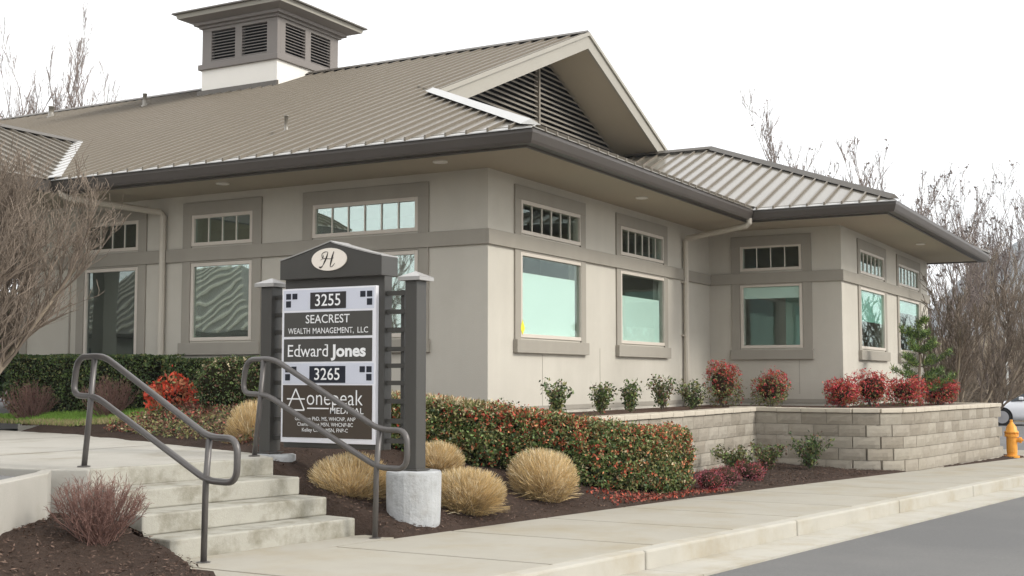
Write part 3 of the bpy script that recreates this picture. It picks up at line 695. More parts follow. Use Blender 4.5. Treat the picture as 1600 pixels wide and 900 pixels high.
# script H : strokes with swelling width, drawn on the badge (u to the right, v up, metres)
def stroke(mb, pts, ws, d):
    n = len(pts)
    for i in range(n - 1):
        (a, b), (c, e) = pts[i], pts[i + 1]; dx, dy = c - a, e - b; l = math.hypot(dx, dy) or 1; nx, ny = -dy / l, dx / l
        q = [(a - nx * ws[i], b - ny * ws[i]), (c - nx * ws[i + 1], e - ny * ws[i + 1]), (c + nx * ws[i + 1], e + ny * ws[i + 1]), (a + nx * ws[i], b + ny * ws[i])]
        mb.face([(XS - d - i * 1e-5, -.965 - u, 1.59 + v) for u, v in q])
def bez(p, n=12):
    out = []
    for i in range(n + 1):
        t = i / n; s_ = 1 - t; out.append(tuple(s_**3 * p[0][k] + 3 * s_ * s_ * t * p[1][k] + 3 * s_ * t * t * p[2][k] + t**3 * p[3][k] for k in (0, 1)))
    return out
h_ = MB()
sw_ = lambda a, b, n=13: [a + (b - a) * math.sin(math.pi * i / (n - 1)) for i in range(n)]
stroke(h_, bez([(-.012, .072), (-.022, .02), (-.05, -.02), (-.075, -.062)]), sw_(.003, .009), .0600)
stroke(h_, bez([(-.075, -.062), (-.09, -.082), (-.115, -.082), (-.118, -.066)]), sw_(.003, .009), .0602)
stroke(h_, bez([(.062, .075), (.045, .03), (.025, -.02), (.018, -.072)]), sw_(.004, .010), .0604)
stroke(h_, bez([(.018, -.072), (.03, -.088), (.06, -.06), (.075, -.04)]), sw_(.002, .004), .0606)
stroke(h_, bez([(-.10, -.005), (-.06, .03), (.0, -.012), (.06, .012)]), sw_(.002, .0035), .0608)
stroke(h_, bez([(-.012, .072), (-.05, .085), (-.105, .06), (-.082, .02)]), sw_(.002, .004), .0610)
stroke(h_, bez([(-.082, .02), (-.078, .01), (-.066, .02), (-.07, .045)]), sw_(.003, .007), .0612)
h_.build('script_letter', 'ink', oval)
# tenant panel
pn = MB().box(XS - .03, XS + .02, -1.515, -.365, -.215, 1.315).build('panel', 'sign_white', sg, bevel=.003)
def plate(name, y0, y1, z0, z1, m, d=.034): return MB().box(XS - d, XS - .0295, min(y0, y1), max(y0, y1), z0, z1).build(name, m, pn)
def text(s, m, yc, zb, cap_h, width=None, off=0, name='lettering', shear=0, d=.038, left=None, sp=1):
    cu = bpy.data.curves.new('t', 'FONT'); cu.body = s; cu.align_x = 'LEFT'; cu.size = 1; cu.offset = off; cu.shear = shear; cu.space_character = sp; cu.resolution_u = 3; cu.fill_mode = 'FRONT'
    to = link(bpy.data.objects.new('t', cu)); bpy.context.view_layer.update()
    me = bpy.data.meshes.new_from_object(to.evaluated_get(bpy.context.evaluated_depsgraph_get())); bpy.data.objects.remove(to)
    co = np.empty(len(me.vertices) * 3, np.float32); me.vertices.foreach_get('co', co); co = co.reshape(-1, 3)
    k = cap_h / .69; x0, x1 = co[:, 0].min(), co[:, 0].max(); kx = k if width is None else width / (x1 - x0)
    u = (co[:, 0] - (x0 + x1) / 2) * kx if left is None else (co[:, 0] - x0) * kx
    yy = (yc if left is None else left) - u
    out = np.stack([np.full(len(u), XS - d), yy, zb + co[:, 1] * k], 1).astype(np.float32); me.vertices.foreach_set('co', out.ravel())
    me.materials.clear(); me.materials.append(M[m]); me.update(); me.name = name
    return obj(name, me, pn)
PC = -.94
for z1, mm in ((1.30, 'sign_num'), (.57, 'sign_navy')):
    plate('number_band', -.385, -1.495, z1 - .205, z1 - .002, 'sign_band', .0315)
    plate('number_plate', PC + .22, PC - .22, z1 - .195, z1 - .03, mm)
    for sy in (-.415, -.495, -1.33, -1.41): plate('square', sy, sy - .062, z1 - .092, z1 - .034, 'sign_navy')
    for sy in (-.415, -1.41): plate('square', sy, sy - .062, z1 - .172, z1 - .108, 'sign_navy')
text('3255', 'lettering', PC, 1.135, .115, .31, .006); text('3265', 'lettering', PC, .405, .115, .31, .006)
plate('tenant_plate', -.395, -1.475, .835, 1.075, 'sign_plate'); plate('tenant_plate', -.395, -1.475, .585, .81, 'sign_plate'); plate('tenant_plate', -.39, -1.48, -.165, .352, 'sign_brown')
text('SEACREST', 'lettering', PC, .965, .082, .54, .004); text('WEALTH', 'lettering', 0, .862, .056, .275, .003, left=-.45); text('MANAGEMENT,', 'lettering', 0, .862, .056, .50, .003, left=-.76); text('LLC', 'lettering', 0, .862, .056, .125, .003, left=-1.305)
text('Edward', 'lettering', 0, .635, .118, .50, .0, left=-.45); text('Jones', 'lettering', 0, .635, .112, .42, .035, left=-.985)
# little serifs turn the first name into a roman face
sf = MB()
def serif(u, z, w_=.026): sf.box(XS - .0385, XS - .0375, -.45 - u - w_ / 2, -.45 - u + w_ / 2, z - .004, z + .005)
for u in (.012, .155, .245, .365, .478): serif(u, .637)
for u in (.012, .148, .472): serif(u, .748, .024)
sf.build('letter_serifs', 'lettering', pn, kind='stuff')
lg = MB()
def bar(a, b, w_=.007):
    dx, dy = b[0] - a[0], b[1] - a[1]; l = math.hypot(dx, dy); nx, ny = -dy / l * w_, dx / l * w_
    lg.prism([(a[0] - nx, a[1] - ny), (b[0] - nx, b[1] - ny), (b[0] + nx, b[1] + ny), (a[0] + nx, a[1] + ny)], xs_, .0375 + len(lg.v) * 2e-6, .036)
bar((-.555, .315), (-.45, .105)); bar((-.555, .315), (-.665, .105)); bar((-.45, .105), (-.665, .105)); bar((-.445, .215), (-.67, .215))
lg.build('logo_mark', 'lettering', pn)
text('onepeak', 'lettering', 0, .158, .150, .68, -.006, left=-.695)
plate('underline', -.70, -.965, .118, .130, 'lettering', .037)
text('MEDICAL', 'lettering', 0, .075, .058, .40, .004, left=-.985)
text('Glastoma PhD, MS, WHCNP, ANP', 'lettering', PC + .02, .005, .036, .74, .004); text('Cherie Crane MSN, WHCNP-BC', 'lettering', PC + .02, -.050, .036, .68, .004); text('Kelley Clarke MSN, FNP-C', 'lettering', PC + .02, -.105, .036, .56, .004)
# concrete piers under the posts
def pier(x, y, zb, zt, r, name='pier'):
    m_ = MB(); rr = random.Random(int(r * 100)); n = 28; rows = [(zb, r * .93), (zb + (zt - zb) * .06, r * .97), (zb + (zt - zb) * .5, r), (zt - .03, r * 1.02), (zt - .008, r * 1.0), (zt, r * .94)]
    ph = [rr.uniform(0, 6) for _ in range(4)]
    i0 = 0
    for z, q in rows:
        for j in range(n):
            a = 2 * math.pi * j / n; k = 1 + .03 * math.sin(2 * a + ph[0]) + .02 * math.sin(3 * a + ph[1]) + rr.uniform(-.008, .008); m_.v.append((x + q * k * math.cos(a), y + q * k * math.sin(a), z + rr.uniform(-.006, .006)))
    for k in range(len(rows) - 1):
        for j in range(n): j2 = (j + 1) % n; m_.f.append((k * n + j, k * n + j2, (k + 1) * n + j2, (k + 1) * n + j)); m_.mi.append(0)
    m_.f.append(tuple((len(rows) - 1) * n + j for j in range(n))); m_.mi.append(0)
    return m_.build(name, 'pier', sg)
pier(-4.645, -1.885, -1.05, -.452, .255); pier(-4.70, -.24, -.95, -.342, .22)

# ------------------------------------------------------------------ handrails
def arc_path(pts, r=.07, n=6):
    P = [Vector(p) for p in pts]; out = []; m_ = len(P)
    for i in range(m_):
        a, b, c = P[i - 1], P[i], P[(i + 1) % m_]; d1 = (a - b); d2 = (c - b); rr = min(r, d1.length * .45, d2.length * .45)
        s_, e = b + d1.normalized() * rr, b + d2.normalized() * rr
        for k in range(n + 1):
            t = k / n; out.append(s_ * (1 - t) ** 2 + b * 2 * t * (1 - t) + e * t * t)
    return out
def rail(foot, label):
    t_ = thing('handrail', label, 'handrail', (*foot, -1), 'pipe handrails flanking the steps')
    P = lambda a, z: (foot[0] + NX[0] * a, foot[1] + NX[1] * a, z)
    pts = arc_path([P(-.04, -.035), P(-.385, -.035), P(-.385, -.37), P(-.03, -.37), P(1.50, .262), P(1.86, .272), P(1.80, .605), P(1.40, .608)], .12)
    m_ = MB(); m_.tube(pts + [pts[0], pts[1]], .0265, 10, cap=False); m_.build('rail_loop', 'rail', t_, smooth=True)
    m_ = MB(); m_.tube([P(0, -1.02), P(-.01, -.40), P(-.045, -.045)], .025, 10); m_.build('post', 'rail', t_, smooth=True)
    m_ = MB(); m_.tube([P(1.665, LZ - .02), P(1.60, .10), P(1.54, .60)], .025, 10); m_.build('post', 'rail', t_, smooth=True)
    for a, z in ((0, -1.0), (1.665, LZ)): MB().lathe([(.055, 0), (.055, .008), (.03, .012)], 14, P(a, z + .003)).build('foot_flange', 'rail', t_, smooth=False)
rail((-7.248, -1.678), 'grey pipe handrail on the left edge of the steps behind the bare twiggy bush')
rail((-5.42, -1.992), 'grey pipe handrail on the right edge of the steps crossing in front of the sign')

# ------------------------------------------------------------------ fire hydrant
hy = thing('fire_hydrant', 'orange-yellow fire hydrant at the end of the block wall', 'hydrant', (12.75, -5.02, -1.2))
m_ = MB().lathe([(.145, 0), (.145, .04), (.10, .045), (.10, .09), (.105, .12), (.105, .42), (.135, .425), (.135, .47), (.115, .475), (.115, .50)], 20); m_.build('barrel', 'hydrant', hy, smooth=False, local=True)
MB().lathe([(.14, .502), (.14, .53), (.112, .55), (.10, .62), (.06, .68), (.045, .69), (.035, .72)], 20).build('bonnet', 'hydrant', hy, smooth=True, local=True)
MB().lathe([(.03, .72), (.03, .77), (.02, .775)], 5).build('operating_nut', 'hydrant', hy, local=True)
for ax, sgn, r, l in (('y', -1, .06, .19), ('x', 1, .072, .19)):
    pr = [(r * .8, sgn * .08), (r * .8, sgn * .15), (r, sgn * .15), (r, sgn * l), (r * .45, sgn * l), (r * .45, sgn * (l + .03))]
    MB().lathe(pr, 14, (0, 0, .36), ax).build('nozzle_cap', 'hydrant', hy, local=True)
for k in range(8):
    a = k * math.pi / 4; MB().lathe([(.014, .425), (.014, .50)], 6, (.124 * math.cos(a), .124 * math.sin(a), .0)).build('bolt', 'hydrant', hy, local=True)

# ------------------------------------------------------------------ cars
def car(name, label, loc, rz, paint):
    t_ = thing(name, label, 'car', loc); t_.rotation_euler = (0, 0, rz)
    # stations along length: x, z of belt line, half width, z of roof or None ; nose at x=0, tail x=4.5
    st_ = [(0.0, .48, .55, .62), (.06, .36, .70, .70), (.25, .24, .80, .77), (.7, .20, .86, .86), (1.15, .2, .88, .95), (1.9, .2, .89, 1.0), (2.8, .2, .89, 1.03), (3.6, .2, .88, 1.06), (4.2, .26, .83, 1.05), (4.45, .40, .70, .98), (4.5, .5, .6, .9)]
    m_ = MB(); rows = []
    for x, z0, w_, z1 in st_:
        h = z1 - z0; rows.append([(x, -w_ * .9, z0), (x, -w_, z0 + h * .25), (x, -w_, z0 + h * .6), (x, -w_ * .95, z0 + h * .88), (x, -w_ * .78, z1), (x, 0, z1 + .03), (x, w_ * .78, z1), (x, w_ * .95, z0 + h * .88), (x, w_, z0 + h * .6), (x, w_, z0 + h * .25), (x, w_ * .9, z0)])
    k = len(rows[0]); m_.v = [p for r in rows for p in r]
    for i in range(len(rows) - 1):
        for j_ in range(k): j2 = (j_ + 1) % k; m_.f.append((i * k + j_, i * k + j2, (i + 1) * k + j2, (i + 1) * k + j_)); m_.mi.append(0)
    m_.f.append(tuple(range(k))); m_.f.append(tuple(reversed(range((len(rows) - 1) * k, len(rows) * k)))); m_.mi += [0, 0]
    body = m_.build('body', paint, t_, smooth=True, local=True)
    gh = [(1.15, .78, .94, .94), (1.95, .66, .99, 1.42), (2.5, .62, 1.02, 1.49), (3.2, .62, 1.05, 1.46), (4.15, .70, 1.04, 1.06)]
    m_ = MB(); m_.v = []
    for x, w_, z0, z1 in gh: m_.v += [(x, -.80, z0), (x, -w_, z1), (x, w_, z1), (x, .80, z0)]
    for i in range(len(gh) - 1):
        for a, b in ((0, 1), (1, 2), (2, 3)):
            m_.f.append((i * 4 + a, i * 4 + b, i * 4 + 4 + b, i * 4 + 4 + a)); m_.mi.append(1 if a != 1 or i in (0, 3) else 0)
    m_.build('cabin', [paint, 'car_glass'], t_, local=True)
    for s_ in (-1, 1):
        for a, b in ((1, 2), (2, 3)): MB().tube([(gh[a][0], s_ * (gh[a][1] + .01), gh[a][3]), (gh[b][0], s_ * (gh[b][1] + .01), gh[b][3])], .03, 5).build('roof_rail', paint, t_, local=True)
        MB().tube([(2.62, s_ * .80, 1.03), (2.62, s_ * .63, 1.48)], .035, 5).build('door_pillar', paint, t_, local=True)
        MB().box(1.45, 1.62, s_ * .86 - .09, s_ * .86 + .09, .98, 1.1).build('wing_mirror', paint, t_, local=True, bevel=.03)
        MB().hexa([(.07, s_ * .50, .58), (.42, s_ * .815, .62), (.40, s_ * .80, .66), (.09, s_ * .50, .64), (.10, s_ * .50, .66), (.62, s_ * .84, .74), (.60, s_ * .80, .78), (.12, s_ * .5, .70)]).build('headlight', 'lamp_glass', t_, local=True)
        for x in (.85, 3.6):
            wh = MB().lathe([(.20, -.11), (.31, -.11), (.325, -.09), (.325, .09), (.31, .11), (.20, .11)], 28, (x, s_ * .80, .325), 'y').build('wheel', 'tyre', t_, smooth=False, local=True)
            MB().lathe([(.37, -.06), (.37, .06)], 28, (x, s_ * .846, .335), 'y').build('wheel_arch', 'dark', t_, local=True)
            m_ = MB()
            for q in range(9):
                a = q * 2 * math.pi / 9; c_, s2 = math.cos(a), math.sin(a); u = Vector((c_, 0, s2)); v_ = Vector((-s2, 0, c_)); o_ = Vector((x, s_ * .925, .325))
                m_.hexa([o_ + u * .03 - v_ * .03, o_ + u * .03 + v_ * .03, o_ + u * .205 + v_ * .022, o_ + u * .205 - v_ * .022, *[p + Vector((0, s_ * .012, 0)) for p in (o_ + u * .03 - v_ * .03, o_ + u * .03 + v_ * .03, o_ + u * .205 + v_ * .022, o_ + u * .205 - v_ * .022)]])
            m_.lathe([(.215, s_ * .90), (.235, s_ * .92)] if s_ > 0 else [(.235, -.92), (.215, -.90)], 28, (x, 0, .325), 'y'); m_.build('rim', 'rim', wh, local=True)
    MB().box(-.005, .05, -.45, .45, .30, .46).build('grille', 'dark', t_, local=True)
    return t_
car('parked_car', 'white hatchback parked across the street beyond the hydrant', (36.9, -.88, -1.385), R(-86), 'car_white')
car('parked_car', 'pale blue car nose in the distance at the left edge under the bare tree', (31.6, 51.0, -.33), R(130), 'car_blue')

# ------------------------------------------------------------------ foliage tools
def leaf_quads(P, size, aspect=.55, up=0., rs=rng):
    n = len(P); d = rs.normal(size=(n, 3)); d[:, 2] += up; d /= np.linalg.norm(d, axis=1)[:, None]
    e = np.cross(d, rs.normal(size=(n, 3))); e /= np.linalg.norm(e, axis=1)[:, None] + 1e-9
    s = (size * rs.uniform(.5, 1.5, n))[:, None]
    return np.stack([P - d * s * .5, P + e * s * aspect * .5, P + d * s * .5, P - e * s * aspect * .5], 1)
def quads_mesh(name, Q, mats, mi=None):
    n = len(Q); return np_mesh(name, Q.reshape(-1, 3), np.arange(4 * n), np.arange(0, 4 * n, 4), np.full(n, 4), mats, mi)
def vnoise(P, f, seed=0):
    r = np.random.default_rng(seed); k = r.normal(size=(6, 3)) * f; ph = r.uniform(0, 6.28, 6)
    return sum(np.sin(P @ k[i] + ph[i]) for i in range(6)) / 3.5
def blades(base, tip, width, bend, rs=rng):
    """curved ribbons of 2 quads from base to tip, bend = sideways offset of the mid point (arrays)"""
    mid = (base + tip) / 2 + bend; n = len(base)
    d = tip - base; side = np.cross(d, rs.normal(size=(n, 3))); side /= np.linalg.norm(side, axis=1)[:, None] + 1e-9; side *= np.asarray(width).reshape(-1, 1)
    V = np.stack([base - side, base + side, mid + side * .8, mid - side * .8, tip + side * .3, tip - side * .3], 1).reshape(-1, 3)
    i = np.arange(n)[:, None] * 6; L_ = np.concatenate([i + np.array([[0, 1, 2, 3]]), i + np.array([[3, 2, 4, 5]])], 1).ravel()
    return V, L_, np.arange(0, 8 * n, 4), np.full(2 * n, 4)
def blob_core(c, r, seed=0, n=12):
    m_ = MB(); rr = random.Random(seed)
    for i in range(n + 1):
        th = math.pi * i / n
        for j_ in range(16):
            a = 2 * math.pi * j_ / 16; k = 1 + rr.uniform(-.06, .06); m_.v.append((c[0] + r[0] * k * math.sin(th) * math.cos(a), c[1] + r[1] * k * math.sin(th) * math.sin(a), c[2] + r[2] * k * math.cos(th)))
    for i in range(n):
        for j_ in range(16): j2 = (j_ + 1) % 16; m_.f.append((i * 16 + j_, (i + 1) * 16 + j_, (i + 1) * 16 + j2, i * 16 + j2)); m_.mi.append(0)
    return m_
def shrub(name, label, loc, rx, ry, h, n, size, mats, pick, group=None, lift=.0, core='core', shell=.45, lump=.12, seed=1, corek=.72, squash=2.4, stems=True, aspect=.55, cat='shrub'):
    """rounded shrub: leaves through the outer shell of a lumpy dome; pick(P_unit, noise, rs) -> material index"""
    t_ = thing(name, label, cat, loc, group); rs = np.random.default_rng(seed)
    u = rs.normal(size=(n, 3)); u /= np.linalg.norm(u, axis=1)[:, None]
    u = np.sign(u) * np.abs(u) ** .85; u /= (np.sum(np.abs(u) ** squash, 1) ** (1 / squash))[:, None]
    rad = 1 - shell * rs.random(n) ** 1.6; lum = 1 + lump * vnoise(u, 2.6, seed)
    P = u * (rad * lum)[:, None]
    W = P * np.array([rx, ry, h / 2]) + np.array([0, 0, lift + h / 2])
    mi = pick(P, vnoise(W, 9, seed + 5), rs)
    keep = rs.random(n) < .28; W, mi = cluster(W[keep], mi[keep], 4, size * .55, rs)
    Q = leaf_quads(W, size, aspect, .3, rs)
    obj('foliage', quads_mesh('foliage', Q, mats, mi), t_, True)
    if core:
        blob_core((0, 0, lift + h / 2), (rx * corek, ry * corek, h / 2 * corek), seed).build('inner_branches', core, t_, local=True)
    if stems:
        m_ = MB()
        for k in range(7):
            a = rs.uniform(0, 6.28); m_.tube([(0.03 * math.cos(a), .03 * math.sin(a), -.04), (rx * .35 * math.cos(a), ry * .35 * math.sin(a), lift + h * .35)], [.012, .006], 5)
        m_.build('stem', 'bark', t_, local=True)
    return t_
def choose(rs, w): 
    w = np.asarray(w, float); c = np.cumsum(w / w.sum(axis=-1, keepdims=True), axis=-1)
    r = rs.random(c.shape[0])[:, None]; return (r > c).sum(1).clip(0, c.shape[1] - 1)

def cluster(W, mi, k, sd_, rs):
    n0 = len(W); W2 = np.repeat(W, k, 0) + rs.normal(0, sd_, (n0 * k, 3)) * rs.uniform(.4, 1.5, n0).repeat(k)[:, None]
    m2 = np.repeat(mi, k); sw2 = rs.random(n0 * k) < .22; m2[sw2] = rs.permutation(mi)[rs.integers(0, n0, sw2.sum())]; return W2, m2
# clipped boxwood-like hedges under the left windows
def box_hedge(label, x0, x1, y0, y1, z0, z1, n, seed, mats, weights, size=.035):
    t_ = thing('clipped_hedge', label, 'hedge', ((x0 + x1) / 2, (y0 + y1) / 2, z0)); rs = np.random.default_rng(seed)
    c = np.array([(x0 + x1) / 2, (y0 + y1) / 2, (z0 + z1) / 2]); hs_ = np.array([x1 - x0, y1 - y0, z1 - z0]) / 2
    P = rs.uniform(-1, 1, (n, 3)); ax = rs.choice(3, n, p=[.42, .28, .30]); sg_ = np.where(rs.random(n) < .5, -1, 1); sg_[ax == 2] = 1; sg_[ax == 0] = -1
    P[np.arange(n), ax] = sg_ * (1 - rs.random(n) ** 2 * .22)
    W = c + P * hs_; W += (vnoise(W, 3, seed) * .03)[:, None] * np.array([1, .5, 1])
    w_ = np.tile(np.array(weights, float), (n, 1)); nz = vnoise(W, 6, seed + 3); w_[:, 0] *= np.clip(1 + nz, .1, 3)
    obj('foliage', quads_mesh('foliage', leaf_quads(W, size, .6, .2, rs), mats, choose(rs, w_)), t_)
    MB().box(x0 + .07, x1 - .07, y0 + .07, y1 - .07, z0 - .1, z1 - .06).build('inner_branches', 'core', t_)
    return t_
box_hedge('long clipped green hedge under the tall window beside the downspout', -1.15, -.35, 5.12, 8.25, -.08, .79, 15000, 11, ['leaf_green', 'leaf_dark', 'leaf_olive'], [1, 1.1, .25])
box_hedge('short clipped green hedge below the four-pane window behind the red nandina', -1.05, -.35, 3.45, 4.95, -.08, .72, 9000, 12, ['leaf_green', 'leaf_dark', 'leaf_olive'], [1.3, .8, .3])

# big clipped photinia hedge sweeping down the bank
def swept_hedge():
    pts = smooth_poly([(-3.05, .35), (-2.35, -.62), (-1.45, -1.42), (-.65, -2.05), (.30, -2.12), (.62, -2.12)], 3)
    t_ = thing('photinia_hedge', 'clipped hedge with red and orange new leaves sweeping from the sign to the block wall', 'hedge', (-1.2, -1.6, -1)); rs = np.random.default_rng(21)
    q = resample(pts, .03, 0); n = 12000; idx = rs.integers(0, len(q), n)
    C_ = np.array([[p.x, p.y] for p, d in q]); D = np.array([[d.x, d.y] for p, d in q]); s = idx / (len(q) - 1)
    half = .50 + .06 * s; c = C_[idx] + D[idx] * rs.uniform(-.04, .04, (n, 1)); d = D[idx]; nrm = np.stack([-d[:, 1], d[:, 0]], 1)
    ground = np.array([terrain(a, b) for a, b in c]); ztop = np.interp(s, [0, .25, .55, .8, 1], [.24, .17, -.02, -.20, -.22]); zbot = np.array([terrain(a, b) for a, b in (c - nrm * half[:, None] * .8)]) + .03
    face = rs.choice(4, n, p=[.58, .30, .05, .07]); off = rs.uniform(-1, 1, n); v = rs.random(n) ** .9; dep = rs.random(n) ** 2 * .16
    o = np.where(face == 0, -1 + dep / half, np.where(face == 2, 1 - dep / half, off)); zz = np.where(face == 1, 1 - dep * .9, v)
    rnd = np.clip(1 - ((zz - .86) / .14).clip(0, 1) ** 2 * .16, 0, 1) * np.clip(.86 + zz * .6, 0, 1); o = o * rnd
    ext = np.where(face == 3, 1, 0)
    pos = c + nrm * (o * half)[:, None]
    endf = face == 3; pos[endf] = (C_[-1] + np.outer(o[endf] * half[endf], nrm[-1] if False else np.array([-D[-1][1], D[-1][0]]))) + D[-1] * (.12 + (rs.random(endf.sum()) * .1 - .16 * (o[endf] ** 2)))[:, None]
    zb2 = np.where(endf, terrain(*C_[-1]) + .05, zbot); zt2 = np.where(endf, ztop[s.argmax()], ztop)
    z = zb2 + (zt2 - zb2) * zz; W = np.stack([pos[:, 0], pos[:, 1], z], 1)
    W += (vnoise(W, 3.2, 3) * .035 + vnoise(W, 11, 4) * .022)[:, None] * np.array([.8, .8, 1.])
    h = zz; nz = vnoise(W, 4.5, 9); right = s
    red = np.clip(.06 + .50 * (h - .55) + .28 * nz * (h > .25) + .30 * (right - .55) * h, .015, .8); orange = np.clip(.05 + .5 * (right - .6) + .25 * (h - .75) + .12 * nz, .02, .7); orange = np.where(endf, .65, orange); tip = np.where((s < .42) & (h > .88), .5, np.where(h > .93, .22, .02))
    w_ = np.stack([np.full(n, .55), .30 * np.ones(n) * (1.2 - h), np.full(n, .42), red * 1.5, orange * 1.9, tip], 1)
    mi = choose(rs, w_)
    W, mi = cluster(W, mi, 7, .022, rs)
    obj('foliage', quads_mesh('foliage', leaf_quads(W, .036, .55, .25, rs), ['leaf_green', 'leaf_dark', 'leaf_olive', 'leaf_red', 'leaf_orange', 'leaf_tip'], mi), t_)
    # upright new shoots on top
    k = 4200; ii = rs.integers(0, len(q), k); ii = np.where(rs.random(k) < .5, (ii * .45).astype(int), ii); oo = rs.uniform(-.9, .9, k); sn = ii / (len(q) - 1)
    b = C_[ii] + np.stack([-D[ii][:, 1], D[ii][:, 0]], 1) * (oo * .52)[:, None]; zt = np.interp(sn, [0, .25, .55, .8, 1], [.24, .17, -.02, -.20, -.22])
    base = np.stack([b[:, 0], b[:, 1], zt - .06], 1); hgt = rs.uniform(.05, .10, k) + np.where(sn < .4, rs.uniform(0, .06, k), 0)
    tipp = base + np.stack([rs.normal(0, .045, k), rs.normal(0, .045, k), hgt], 1)
    V, L_, S_, T_ = blades(base, tipp, .011, rs.normal(0, .012, (k, 3)), rs)
    obj('new_shoots', np_mesh('new_shoots', V, L_, S_, T_, ['leaf_tip', 'leaf_olive', 'leaf_orange'], np.repeat(choose(rs, np.stack([np.where(sn < .5, .7, .25), np.full(k, .35), np.where(sn > .4, .5, .12)], 1)), 2)), t_)
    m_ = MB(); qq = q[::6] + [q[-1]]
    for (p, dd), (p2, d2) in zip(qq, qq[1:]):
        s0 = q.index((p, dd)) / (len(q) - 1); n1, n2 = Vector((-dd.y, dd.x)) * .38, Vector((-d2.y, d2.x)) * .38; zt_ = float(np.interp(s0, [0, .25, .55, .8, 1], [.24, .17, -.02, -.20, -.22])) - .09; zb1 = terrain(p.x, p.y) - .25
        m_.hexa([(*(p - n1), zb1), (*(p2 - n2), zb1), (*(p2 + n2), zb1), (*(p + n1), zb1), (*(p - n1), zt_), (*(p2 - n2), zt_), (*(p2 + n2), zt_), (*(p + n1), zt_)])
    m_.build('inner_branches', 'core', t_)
swept_hedge()

# ornamental grass mounds
def grass_mound(label, loc, rx, ry, h, n, seed, lean=(0, 0), cls='clipped tan ornamental grasses around the sign'):
    t_ = thing('ornamental_grass', label, 'grass clump', loc, cls); rs = np.random.default_rng(seed)
    u = rs.normal(size=(n, 3)); u[:, 2] = np.abs(u[:, 2]) * 1.25 - .42; u /= np.linalg.norm(u, axis=1)[:, None]
    k = rs.uniform(.86, 1.03, n); fr = rs.random(n); k = np.where(fr < .25, rs.uniform(.6, .95, n), k)
    k *= 1 + .08 * vnoise(u, 2.2, seed)
    tip = u * k[:, None] * np.array([rx, ry, h * .56]); tip[:, 2] += h * .46; tip[:, 2] = np.maximum(tip[:, 2], rs.uniform(.0, .10, n))
    tip[:, 0] += lean[0] * tip[:, 2]; tip[:, 1] += lean[1] * tip[:, 2]
    a = rs.uniform(0, 6.28, n); rb = rs.random(n) ** .5; base = np.stack([np.cos(a) * rb * rx * .42, np.sin(a) * rb * ry * .42, np.zeros(n)], 1)
    # outer blades start from the flank
    mixk = rs.uniform(.0, .55, n)[:, None]; base = base * (1 - mixk) + (tip * np.array([.8, .8, .55])) * mixk
    flop = rs.random(n) < .06; tip[flop] = tip[flop] * np.array([1.15, 1.15, .45])
    bend = np.stack([u[:, 0] * rx * .02, u[:, 1] * ry * .02, np.abs(rs.normal(.05, .03, n)) * h], 1)
    V, L_, S_, T_ = blades(base, tip, rs.uniform(.0022, .0045, n), bend, rs)
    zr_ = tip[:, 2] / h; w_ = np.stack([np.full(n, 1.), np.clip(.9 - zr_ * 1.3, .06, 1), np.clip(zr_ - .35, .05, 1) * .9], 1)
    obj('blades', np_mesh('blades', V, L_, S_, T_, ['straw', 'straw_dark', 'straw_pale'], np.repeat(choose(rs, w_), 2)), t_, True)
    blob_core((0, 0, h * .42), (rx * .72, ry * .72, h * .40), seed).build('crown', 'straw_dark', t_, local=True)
    return t_
def onT(x, y, dz=0): return (x, y, terrain(x, y) + dz)
grass_mound('tan grass mound standing alone in front of the clipped red hedge', onT(-2.36, -2.12, -.07), .45, .38, .60, 7000, 31, (-.05, .1))
grass_mound('tan grass mound directly right of the concrete pier by the pavement', onT(-3.80, -1.96, -.09), .37, .44, .51, 7000, 32)
grass_mound('tan grass mound half hidden behind the right-hand sign post', onT(-2.90, -1.02, -.16), .34, .34, .44, 4600, 33)
grass_mound('tan grass mound under the sign panel beside the steps', onT(-4.66, -1.14, -.20), .40, .44, .55, 7000, 34)
grass_mound('tan grass mound left of the left-hand sign post above the path', onT(-3.98, .68, -.16), .31, .31, .58, 4600, 35)

# red and green shrubs on the terrace and in the beds
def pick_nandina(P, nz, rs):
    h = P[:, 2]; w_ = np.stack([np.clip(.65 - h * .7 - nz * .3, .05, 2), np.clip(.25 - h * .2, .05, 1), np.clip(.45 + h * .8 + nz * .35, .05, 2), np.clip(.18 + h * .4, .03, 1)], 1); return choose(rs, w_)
for lab, x, y, rx, h, s_ in (('red-tipped nandina tall beside the downspout corner', 7.2, -.80, .34, .86, 41), ('lone red and green nandina below the bay side window', 7.55, -1.59, .36, .66, 42), ('red nandina at the bay corner, leftmost of the four in a row', 7.6, -2.86, .31, .50, 43),
        ('largest bright red nandina of the row under the bay window', 8.75, -3.13, .40, .66, 44), ('red nandina directly left of the young pine', 9.75, -3.53, .36, .54, 45), ('red nandina right of the young pine at the wall end', 11.05, -3.94, .37, .52, 46)):
    bright = s_ >= 43
    shrub('nandina_shrub', lab, (x, y, -.10), rx, rx, h, 3000, .045, ['leaf_olive', 'leaf_green', 'leaf_crimson', 'leaf_red'], pick_nandina if not bright else (lambda P, nz, rs: choose(rs, np.stack([np.clip(.22 - P[:, 2] * .4, .02, 1), np.clip(.10 - P[:, 2] * .2, .01, 1), np.full(len(P), .75), np.full(len(P), .4)], 1))), 'nandinas on the terrace', seed=s_, core='core_brown', lump=.2, aspect=.35, corek=.6, shell=.6)
